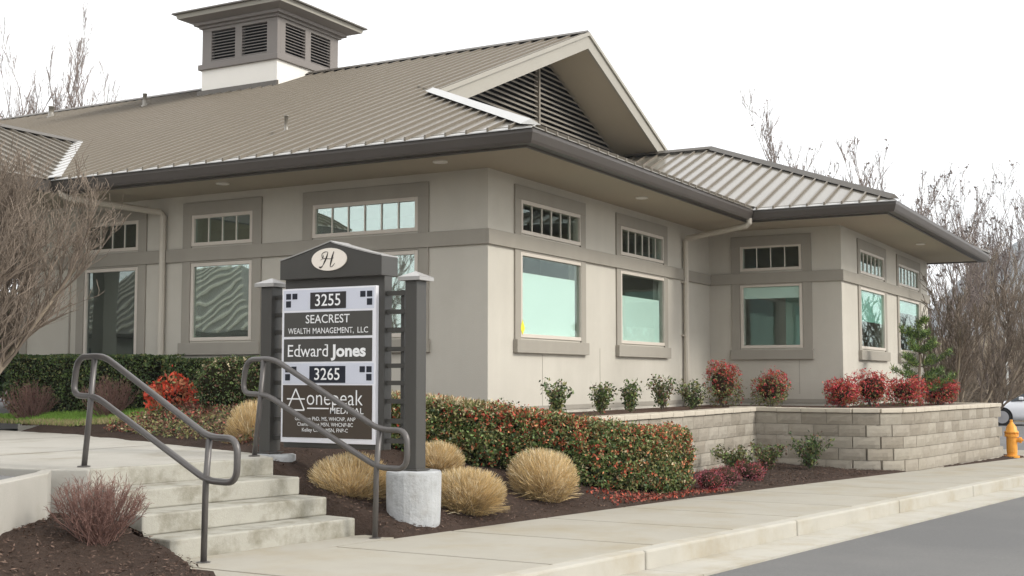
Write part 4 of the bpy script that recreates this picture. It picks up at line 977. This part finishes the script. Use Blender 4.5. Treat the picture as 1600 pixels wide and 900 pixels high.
def loose_shrub(label, loc, h, nstem, nleaf, spread, mats, w, seed, size=.05, group='small loose shrubs on the terrace and bed', name='young_shrub'):
    t_ = thing(name, label, 'shrub', loc, group); rs = np.random.default_rng(seed); m_ = MB(); pts = []
    for k in range(nstem):
        a = rs.uniform(0, 6.28); r_ = rs.uniform(.2, 1) * spread; hh = h * rs.uniform(.6, 1); p0 = Vector((0, 0, -.03)); p2 = Vector((r_ * math.cos(a), r_ * math.sin(a), hh)); p1 = Vector((p2.x * .35, p2.y * .35, hh * .55))
        m_.tube([p0, p1, p2], [.007, .005, .003], 4)
        for q in range(nleaf // nstem):
            t = rs.uniform(.2, 1.03); b = p0 * (1 - t) ** 2 + p1 * 2 * t * (1 - t) + p2 * t * t; pts.append([b.x + rs.normal(0, .035), b.y + rs.normal(0, .035), b.z + rs.normal(0, .03)])
    m_.build('stem', 'bark', t_, local=True); P = np.array(pts)
    obj('foliage', quads_mesh('foliage', leaf_quads(P, size, .5, .5, rs), mats, choose(rs, np.tile(np.array(w, float), (len(P), 1)))), t_, True); return t_
gm = ['leaf_green', 'leaf_dark', 'leaf_olive', 'leaf_bronze']
for lab, x, y, h, ns, sp, s_ in (('sparse two-armed green shrub, leftmost against the right wall', 0.59, -.75, .48, 8, .26, 51), ('bushy upright green shrub second from the corner of the right wall', 2.0, -.75, .47, 13, .22, 52), ('small round green shrub below the second right-wall window', 3.1, -.75, .46, 12, .26, 53),
        ('bronze-tinged shrub between the window and the downspout', 4.4, -.75, .56, 14, .30, 54), ('light green shrub at the foot of the downspout', 5.3, -.95, .50, 12, .34, 55)):
    loose_shrub(lab, (x, y, -.10), h, ns + 4, 900, sp, gm, [1, .7, .7, .15 if s_ != 54 else .7], s_)
for lab, x, y, h, ns, sp, w_, s_ in (('grey-green shrub at the foot of the straight block wall', 3.7, -2.25, .42, 13, .34, [.8, .5, 1.2, .1], 56), ('green shrub with rusty leaves near the wall corner', 4.95, -2.30, .40, 12, .34, [.9, .6, .4, .9], 57), ('tallest dark green shrub in front of the curved wall', 5.55, -2.85, .58, 15, .34, [.9, 1.1, .3, .35], 58)):
    loose_shrub(lab, onT(x, y), h, ns + 5, 1300, sp * 1.1, gm, w_, s_)
for lab, x, y, r_, s_ in (('dark pink heather mound touching the right end of the red hedge', .95, -2.80, .21, 61), ('dull purple heather mound, middle one of three by the pavement', 1.75, -2.72, .24, 62), ('pinkish heather mound, right one of three by the pavement', 2.85, -2.72, .25, 63)):
    shrub('heather_mound', lab, onT(x, y, -.02), r_, r_, .30, 1500, .03, ['leaf_pink', 'leaf_crimson', 'leaf_bronze'], (lambda P, nz, rs, s_=s_: choose(rs, np.tile(np.array([1, .5 if s_ != 62 else .1, .3 if s_ != 62 else .9]), (len(P), 1)))), 'heather mounds by the pavement', seed=s_, core='core_brown', aspect=.25, stems=False, lump=.15)
# left bed: scarlet nandina, round shrub, twiggy bushes
shrub('nandina_shrub', 'scarlet nandina in front of the short hedge near the downspout', onT(-1.45, 4.35, -.04), .33, .36, .52, 1100, .075, ['leaf_scarlet', 'leaf_orange', 'leaf_red', 'leaf_olive'], lambda P, nz, rs: choose(rs, np.tile(np.array([1, .5, .35, .08]), (len(P), 1))), seed=71, core='core_brown', lump=.3, shell=.7, corek=.45, aspect=.4)
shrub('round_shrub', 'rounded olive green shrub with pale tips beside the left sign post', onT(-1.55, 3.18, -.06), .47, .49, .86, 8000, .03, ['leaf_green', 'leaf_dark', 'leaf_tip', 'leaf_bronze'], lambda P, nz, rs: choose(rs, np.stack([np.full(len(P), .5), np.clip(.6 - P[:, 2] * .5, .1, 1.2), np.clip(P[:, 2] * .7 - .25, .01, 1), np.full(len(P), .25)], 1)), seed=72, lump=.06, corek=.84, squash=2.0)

def fan_bush(name, label, loc, h, spread, nstem, seed, m, group=None, r0=.006, sub=7, cat='shrub', dens=1, gold=None):
    t_ = thing(name, label, cat, loc, group); rs = random.Random(seed); m_ = MB()
    for k in range(nstem):
        a = rs.uniform(0, 6.28); e = rs.random() ** .5; r_ = spread * e; kk = rs.uniform(.7, 1.02); hh = h * kk * (.52 + .48 * math.sqrt(max(0, 1 - e * e)))
        b0 = Vector((rs.gauss(0, .04) * spread * 4, rs.gauss(0, .04) * spread * 4, -.03)); tip = Vector((r_ * math.cos(a), r_ * math.sin(a), hh)); mid = Vector((tip.x * .72, tip.y * .72, hh * .42)) + Vector((rs.gauss(0, .04), rs.gauss(0, .04), 0))
        P = lambda t: b0 * (1 - t) ** 2 + mid * 2 * t * (1 - t) + tip * t * t
        m_.tube([P(0), P(.35), P(.7), P(1)], [r0, r0 * .8, r0 * .55, r0 * .25], 4, cap=False)
        for q in range(sub):
            t = rs.uniform(.3, 1) ** .7; p = P(t); l = h * rs.uniform(.05, .16); dr = (tip - b0).normalized() * .8 + Vector((rs.gauss(0, .7), rs.gauss(0, .7), rs.gauss(.35, .5))); dr.normalize()
            m_.tube([p, p + dr * l * .5 + Vector((0, 0, .01)), p + dr * l], [r0 * .5, r0 * .4, r0 * .2], 3, cap=False)
    m_.build('twigs', m, t_, local=True); return t_
fan_bush('barberry_bush', 'bare reddish twiggy bush in the mulch left of the steps', onT(-7.84, -1.16, -.03), .52, .38, 170, 81, 'twig_red', sub=16, r0=.0038)
fan_bush('barberry_bush', 'bare reddish bush at the left end of the long hedge', onT(-1.62, 7.05, -.05), .66, .42, 110, 82, 'twig_red', sub=10, r0=.006)
fan_bush('barberry_bush', 'bare brown bush in front of the long hedge behind the left handrail', onT(-1.62, 5.39, -.05), .66, .42, 110, 83, 'twig_red', sub=10, r0=.006)

# low ground cover and fallen leaves, mulch chips, lawn blades
def scatter(n, gen, rs):
    return np.array([gen(rs) for _ in range(n)])
rs = np.random.default_rng(91)
def gc_gen(r):
    y = r.uniform(.1, 4.3); xa = -4.7 + y * .42 + .15; x = r.uniform(xa, min(xa + 2.1, -1.3)); return (x, y, terrain(x, y) + abs(r.normal(.05, .05)))
P = scatter(11000, gc_gen, rs); nz = vnoise(P, 2.2, 4)
mi = choose(rs, np.stack([np.full(len(P), .8), np.clip(.35 + nz * .5, .05, 1), np.clip(.3 - nz * .4, .05, 1), np.full(len(P), .30), np.full(len(P), .05)], 1))
tag(obj('ground_cover', quads_mesh('ground_cover', leaf_quads(P, .042, .5, .4, rs), ['leaf_bronze', 'leaf_fallen', 'leaf_olive', 'leaf_dark', 'leaf_tip'], mi)), 'low bronze ground cover plants between the path and the hedges', 'ground cover', kind='stuff')
def fl_gen(r):
    x = r.uniform(-2.4, 1.2); s_ = abs(r.normal(.16, .20)); y = yin(x) + s_; return (x, y, terrain(x, y) + .012 + r.uniform(0, .012))
P = scatter(2600, fl_gen, rs); P = P[vnoise(P, 1.6, 8) * .5 + P[:, 0] * .3 > -.35 + .5 * rs.random(len(P))]
tag(obj('fallen_leaves', quads_mesh('fallen_leaves', leaf_quads(P, .036, .6, 0, rs), ['leaf_fallen', 'leaf_red', 'leaf_bronze'], choose(rs, np.tile(np.array([1, .35, .6]), (len(P), 1))))), 'fallen red leaves on the mulch below the hedge', 'leaves', kind='stuff')
def chip_gen(r):
    if r.random() < .5:
        x = r.uniform(-11, -7.4); y = r.uniform(-4.6, -.2)
        if y < -1.72: x = -13 + (x + 13) * (5.55 + .75 * (y + 1.72)) / 5.62; return (x, y, terrain(x, y) + .03)
    else:
        x = r.uniform(-7.2, 7.5); y = yin(x) + .03 + r.random() ** 1.3 * 2.3
        if -7.35 < x < -5.25 and y < -.5: x = -5.2 + r.random() * 2; y = yin(x) + r.random() * 1.2
    return (x, y, terrain(x, y) + .012)
P = scatter(20000, chip_gen, rs); Q = leaf_quads(P, .042, .3, 0, rs); Q[:, :, 2] = P[:, None, 2] + (Q[:, :, 2] - P[:, None, 2]) * .45
tag(obj('mulch_chips', quads_mesh('mulch_chips', Q, ['chip', 'soil'], choose(rs, np.tile(np.array([1, .6]), (len(P), 1))))), 'dark brown bark mulch chips over the planting beds', 'mulch', kind='stuff')
def lawn_edge(y): return (-4.7 + (y * .42 if y < 5 else 2.1 + .2 * (y - 5)))
V_ = []; 
lw = grid('lawn', L(0, 1, 14), lambda t: L(4.1, 13, 40), lambda a, b: 0, 'turf')
co = []
for t in L(0, 1, 14):
    for y in L(4.1, 13, 40):
        x0 = lawn_edge(y) + .30 + max(0, 5.5 - y) * .35; x1 = max(-1.35, x0 + .02); x = x0 + (x1 - x0) * t; co += [x, y, terrain(x, y) + .012]
lw.data.vertices.foreach_set('co', co); lw.data.update()
n = 26000; y = rs.uniform(4.2, 12.5, n); x0 = np.array([lawn_edge(v) + .28 + max(0, 5.5 - v) * .35 for v in y]); x = x0 + rs.random(n) * np.maximum(.02, -1.35 - x0); z = np.array([terrain(a, b) for a, b in zip(x, y)]) + .005
base = np.stack([x, y, z], 1); tip = base + np.stack([rs.normal(0, .02, n), rs.normal(0, .02, n), rs.uniform(.035, .075, n)], 1)
V, L_, S_, T_ = blades(base, tip, .004, rs.normal(0, .004, (n, 3)), rs); dry = (x - x0 < .22 + .15 * vnoise(base, 2, 3))
tag(obj('lawn_grass', np_mesh('lawn_grass', V, L_, S_, T_, ['grass', 'grass_dry'], np.repeat(np.where(dry & (rs.random(n) < .8), 1, 0), 2))), 'short green lawn grass with a dry edge beside the path', 'grass', kind='stuff')

# ------------------------------------------------------------------ bare trees
def branch_tree(name, label, loc, h, seed, trunk_r, mats=('bark', 'twig'), lean=(0, 0), stems=1, spread=.5, levels=4, kids=(5, 5, 5, 4), up=.25, len_k=.62, first=.3, group=None, sway=.10, sides=(8, 5, 4, 3, 3), extra=None, cat='tree', wander=None, stem_tilt=None, minr=.0025):
    t_ = thing(name, label, cat, loc, group); r = random.Random(seed); tr = MB(); cr = MB(); ends = []
    def grow(p, d, l, rad, lev):
        n = 5 if lev < 2 else 3; pts = [p.copy()]; rr = [rad]; q = p.copy(); dd = d.copy()
        for i in range(n):
            sy = sway * (1 + .5 * lev); dd = (dd + Vector((r.gauss(0, sy), r.gauss(0, sy), r.gauss(up * .22, sy * .6)))).normalized(); q = q + dd * (l / n); pts.append(q.copy()); rr.append(max(minr, rad * (1 - .75 * (i + 1) / n)))
        (tr if lev == 0 else cr).tube(pts, rr, sides[min(lev, 4)], cap=False)
        if lev >= levels - 1: ends.append(q); return
        for k in range(kids[lev]):
            s_ = r.uniform(first if lev == 0 else .18, .98); f = s_ * n; i = min(int(f), n - 1); pp = pts[i].lerp(pts[i + 1], f - i); base = (pts[i + 1] - pts[i]).normalized()
            ax = Vector((r.gauss(0, 1), r.gauss(0, 1), r.gauss(0, 1))); side = (ax - base * ax.dot(base)).normalized()
            nd = (base * (1 - spread * r.uniform(.5, 1)) + side * spread * r.uniform(.7, 1.15) + Vector((0, 0, up))).normalized()
            grow(pp, nd, l * len_k * r.uniform(.65, 1.1) * (1.15 - .4 * s_), max(minr, rad * (1 - .7 * s_) * .62), lev + 1)
    for s_ in range(stems):
        a = 6.28 * s_ / max(1, stems) + r.uniform(-.4, .4); tl = (stem_tilt or .35) * r.uniform(.5, 1.1) if stems > 1 else 0
        d = Vector((lean[0] + tl * math.cos(a), lean[1] + tl * math.sin(a), 1)).normalized()
        grow(Vector((.05 * math.cos(a) * (stems > 1), .05 * math.sin(a) * (stems > 1), -.1)), d, h * r.uniform(.55, .7) if stems > 1 else h * .6, trunk_r * (r.uniform(.7, 1)), 0)
    tr.build('trunk', mats[0], t_, smooth=True, local=True); cr.build('crown', mats[1], t_, local=True)
    if extra:
        rs2 = np.random.default_rng(seed); P = np.array([e for e in ends if r.random() < extra[0]]); P = np.repeat(P, extra[1], 0) + rs2.normal(0, extra[2], (len(P) * extra[1], 3))
        obj('seed_clusters', quads_mesh('seed_clusters', leaf_quads(P, extra[3], .6, 0, rs2), ['bark_far']), t_, True)['kind'] = 'stuff'
    return t_
CAM = Vector(cam.location)
def at_px(px, dist, z):
    a = math.atan((px - 800) / 1934); w_ = R(28.995) - a; return (CAM.x + math.cos(w_) * dist / math.cos(a) * math.cos(a), CAM.y + math.sin(w_) * dist, z)
# foreground tree at the left edge, fanning in from outside the frame
p = at_px(-128, 11.6, -.42)
branch_tree('ornamental_tree', 'bare multi-stemmed ornamental tree fanning in at the left edge', p, 3.5, 101, .045, ('bark_pale', 'twig'), lean=(.16, -.30), stems=9, stem_tilt=.46, spread=.50, levels=4, kids=(15, 12, 8), up=.42, len_k=.52, first=.42, sway=.105, minr=.0022)
for lab, px, d, h, s_ in (('tall bare tree behind the roof at the far left edge', 5, 52, 16.6, 111), ('bare upright tree behind the roof, second from the left edge', 60, 55, 18, 112), ('bare tree behind the roof ridge left of the cupola', 122, 52, 16.6, 113)):
    branch_tree('bare_tree', lab, at_px(px, d, -.5), h, s_, .12, ('bark_far', 'twig_far'), stems=4, stem_tilt=.20, spread=.40, levels=4, kids=(9, 8, 6), up=.5, len_k=.42, first=.35, group='bare trees behind the building', sway=.07, minr=.008)
for lab, px, d, h, s_ in (('bare branching tree behind the bay roof', 1295, 50, 14.6, 121), ('small bare tree low behind the right slope of the bay roof', 1365, 52, 11.6, 122), ('thin bare saplings behind the bay roof ridge', 1232, 55, 13.4, 123)):
    branch_tree('bare_tree', lab, at_px(px, d, -.8), h, s_, .10 if s_ != 123 else .05, ('bark_far', 'twig_far'), stems=6 if s_ != 123 else 4, stem_tilt=.36 if s_ != 123 else .1, spread=.42, levels=4 if s_ != 123 else 3, kids=(9, 8, 5), up=.45, len_k=.40, first=.40, group='bare trees behind the building', sway=.07, minr=.009, extra=(.05, 3, .05, .12))
for lab, px, d, h, s_, ml in (('large vase-shaped bare tree right of the bay with pale stems', 1492, 31, 4.9, 131, ('bark_pale', 'twig')), ('tall bare tree with dark seed clusters behind the vase-shaped tree', 1478, 46, 9.6, 132, ('bark_far', 'twig_far')),
        ('tall slim bare tree against the hazy hill', 1545, 58, 13.0, 133, ('bark_far', 'twig_far')), ('bare tree at the right edge of the picture', 1606, 60, 10.6, 134, ('bark_far', 'twig_far')), ('bare tree standing over the white car', 1560, 57, 9.0, 135, ('bark', 'brush'))):
    branch_tree('bare_tree', lab, at_px(px, d, -1.3), h, s_, .075 if s_ == 131 else .08, ml, stems=7 if s_ == 131 else 4, stem_tilt=.85 if s_ == 131 else .55 if s_ == 135 else .26, spread=.42, levels=4, kids=(10, 9, 6) if s_ in (131, 135) else (9, 8, 6), up=.36, len_k=.5, first=.25, group='bare trees beyond the street corner', sway=.08, minr=.007, extra=(.12, 4, .06, .12) if s_ in (132, 133) else None)
# brush bank
rs = np.random.default_rng(141); m_ = MB(); rr = random.Random(141)
for k in range(300):
    px = rr.uniform(1430, 1720); d = rr.uniform(57, 72); bx, by, _ = at_px(px, d, 0); z0 = -1.4 + (d - 57) * .14; h = rr.uniform(1.1, 2.5)
    for q in range(13):
        a = rr.uniform(0, 6.28); tip = Vector((bx + math.cos(a) * h * rr.uniform(.2, .9), by + math.sin(a) * h * rr.uniform(.2, .9), z0 + h * rr.uniform(.5, 1.1))); b0 = Vector((bx + rr.gauss(0, .2), by + rr.gauss(0, .2), z0 - .2)); mid = b0.lerp(tip, .5) + Vector((rr.gauss(0, .12), rr.gauss(0, .12), .2))
        m_.tube([b0, mid, tip], [.016, .012, .005], 3, cap=False)
        for w_ in range(3):
            p = mid.lerp(tip, rr.random()); m_.tube([p, p + Vector((rr.gauss(0, .3), rr.gauss(0, .3), rr.gauss(.12, .2))) * h * .5], [.009, .004], 3, cap=False)
tag(m_.build('brush_thicket', 'brush'), 'tangled brown brush covering the bank behind the white car', 'brush', kind='stuff')
bk = grid('bank', L(0, 1, 20), lambda t: L(0, 1, 12), lambda a, b: 0, 'dirt', kind='structure'); co = []
for a in L(1400, 1900, 20):
    for b in L(55, 90, 12):
        x, y, _ = at_px(a, b, 0); co += [x, y, -1.5 + max(0, b - 57) * .14 + random.random() * .2]
bk.data.vertices.foreach_set('co', co); bk.data.update()
# far wooded hill
hl = grid('hill', L(0, 1, 60), lambda t: L(0, 1, 30), lambda a, b: 0, 'hill'); co = []
for a in L(1250, 2300, 60):
    for b in L(950, 1950, 30):
        x, y, _ = at_px(a, b, 0); k = (b - 950) / 1000; ht = 168 * math.sin(min(1, k * 1.25) * math.pi / 2) * (sm(1280, 1640, a) * .85 + .15) * (1 + .06 * math.sin(a * .021) + .04 * math.sin(a * .057 + b * .01)); co += [x, y, -3 + ht + random.random() * 7 * k]
hl.data.vertices.foreach_set('co', co); hl.data.update()
# young pine against the bay wall
def pine():
    t_ = thing('young_pine', 'young irregular pine between two red nandinas in front of the bay', 'tree', (10.55, -3.64, -.10)); rs = np.random.default_rng(151); r = random.Random(151)
    m_ = MB(); top = 1.55; trunk = [Vector((0, 0, -.05)), Vector((.03, .02, .4)), Vector((.0, -.02, .85)), Vector((.05, 0, 1.25)), Vector((.06, 0, top))]
    m_.tube(trunk, [.035, .03, .025, .018, .01], 7); m_.build('trunk', 'bark_pale', t_, smooth=True, local=True); b_ = MB(); pts = []; drs = []
    for k in range(26):
        z = .22 + (k // 5) * .27 + r.uniform(-.03, .03); a = r.uniform(0, 6.28); ln = (.50 * (1 - (z / 1.9) ** 1.3) + .10) * r.uniform(.6, 1.25); q = Vector((math.cos(a) * ln, math.sin(a) * ln, z + ln * .35 + r.uniform(-.05, .12))); mid = Vector((q.x * .55, q.y * .55, z + ln * .08))
        b_.tube([(0.02, 0, z), mid, q], [.012, .009, .005], 4)
        for t in np.linspace(.35, 1.05, 8):
            p = Vector((0, 0, z)) * (1 - t) ** 2 + mid * 2 * t * (1 - t) + q * t * t
            for w_ in range(28):
                pts.append([p.x + r.gauss(0, .03), p.y + r.gauss(0, .03), p.z + r.gauss(0, .025)]); d = Vector((r.gauss(0, .7), r.gauss(0, .7), r.gauss(.7, .5))).normalized() * r.uniform(.06, .11); drs.append(list(d))
    for w_ in range(160): z = r.uniform(1.2, 1.6); pts.append([.05 + r.gauss(0, .02), r.gauss(0, .02), z]); drs.append([r.gauss(0, .05), r.gauss(0, .05), .08])
    b_.build('branches', 'bark', t_, local=True); P = np.array(pts); D = np.array(drs)
    V, L_, S_, T_ = blades(P, P + D, .006, np.zeros((len(P), 3)), rs)
    obj('needles', np_mesh('needles', V, L_, S_, T_, ['pine', 'pine_new', 'leaf_dark'], np.repeat(choose(rs, np.tile(np.array([1, .45, .6]), (len(P), 1))), 2)), t_, True)
pine()
# slim white lamp standard beyond the corner
lp = thing('lamp_standard', 'slim white lamp standard among the bare trees at the right', 'lamp post', at_px(1572, 57, -.9))
MB().tube([(0, 0, 0), (0, 0, 3.55)], [.055, .04], 8).build('pole', 'white_post', lp, smooth=True, local=True); MB().lathe([(.06, 3.5), (.13, 3.55), (.15, 3.72), (.05, 3.85)], 12).build('lantern', 'white_post', lp, smooth=True, local=True)
# dark evergreens beyond the breezeway on the left
for k, (px, d) in enumerate(((4, 44),)):
    shrub('evergreen_shrub', ('dark evergreen shrub seen past the building end at the left edge', 'dark evergreen shrub just outside the left edge beyond the building')[k], at_px(px, d, -.4), 1.3, 1.3, 3.6, 3000, .22, ['leaf_dark', 'leaf_green'], lambda P, nz, rs: choose(rs, np.tile(np.array([1, .4]), (len(P), 1))), seed=160 + k, lump=.2)

# ------------------------------------------------------------------ what the windows mirror: a neighbouring office and trees behind the camera
nb = thing('neighbour_building', 'low neighbouring office with metal hip roof mirrored in the left windows', 'building', (-36, 39.5, -.5))
def nbx(a, b, z): return (-36 + a, 39.5 + b, z)
MB().box(-6, 6, -9, 9, -.8, 2.6, nbx).build('wall', 'stucco', nb)
m_ = MB(); e = (7.3, 10.3)
for q in ([(-e[0], -e[1], 2.6), (e[0], -e[1], 2.6), (0, -3.5, 6.5)], [(e[0], -e[1], 2.6), (e[0], e[1], 2.6), (0, 3.5, 6.5), (0, -3.5, 6.5)], [(e[0], e[1], 2.6), (-e[0], e[1], 2.6), (0, 3.5, 6.5)], [(-e[0], e[1], 2.6), (-e[0], -e[1], 2.6), (0, -3.5, 6.5), (0, 3.5, 6.5)]): m_.face([nbx(*p) for p in q])
m_.box(-e[0], e[0], -e[1], e[1], 2.4, 2.59, nbx); m_.build('roof', 'ridge', nb)
for k in range(26):
    b = -e[1] + .4 + k * .79; t = min(1, (e[1] - abs(b)) / (e[1] - 3.5)); a1, z1 = e[0] * (1 - t), 2.6 + 3.9 * t
    MB().hexa([nbx(*p) for p in ((e[0], b - .06, 2.6), (e[0], b + .06, 2.6), (a1, b + .06, z1), (a1, b - .06, z1), (e[0], b - .06, 2.7), (e[0], b + .06, 2.7), (a1, b + .06, z1 + .1), (a1, b - .06, z1 + .1))]).build('roof_seam', 'rake', nb)
for k in range(4): MB().box(5.99, 6.05, -8 + k * 4.3, -6 + k * 4.3, .4, 1.9, nbx).build('window', 'car_glass', nb)
for k, (x, y, h) in enumerate(((-33, 24, 10), (-50, 44, 13), (-34, 57, 12), (-46, 27, 12), (-22, -30, 9), (2, -34, 9))):
    branch_tree('bare_tree', ('bare tree mirrored in the tall left window', 'tall bare tree rising behind the neighbouring office', 'bare tree at the far end of the neighbouring office', 'bare tree at the near end of the neighbouring office', 'bare tree across the street behind the camera', 'bare tree across the street facing the right wall')[k], (x, y, -1), h, 170 + k, .14, ('bark', 'twig_far'), stems=4, stem_tilt=.4, spread=.45, levels=3, kids=(9, 9, 4), up=.35, len_k=.5, group='bare trees mirrored in the windows', minr=.02)

# ------------------------------------------------------------------ damp winter air
hzm = bpy.data.materials.new('haze'); hzm.use_nodes = True; n = hzm.node_tree; n.nodes.remove(n.nodes['Principled BSDF'])
pv = n.nodes.new('ShaderNodeVolumePrincipled'); pv.inputs['Color'].default_value = (.86, .92, 1, 1); pv.inputs['Density'].default_value = .0004; pv.inputs['Anisotropy'].default_value = 0
n.links.new(pv.outputs[0], n.nodes['Material Output'].inputs['Volume']); MATS['haze'] = hzm
tag(MB().box(-950, 2150, -950, 950, -5, 230).build('haze', 'haze'), 'thin pale winter haze lying over the whole place', 'haze', kind='stuff')
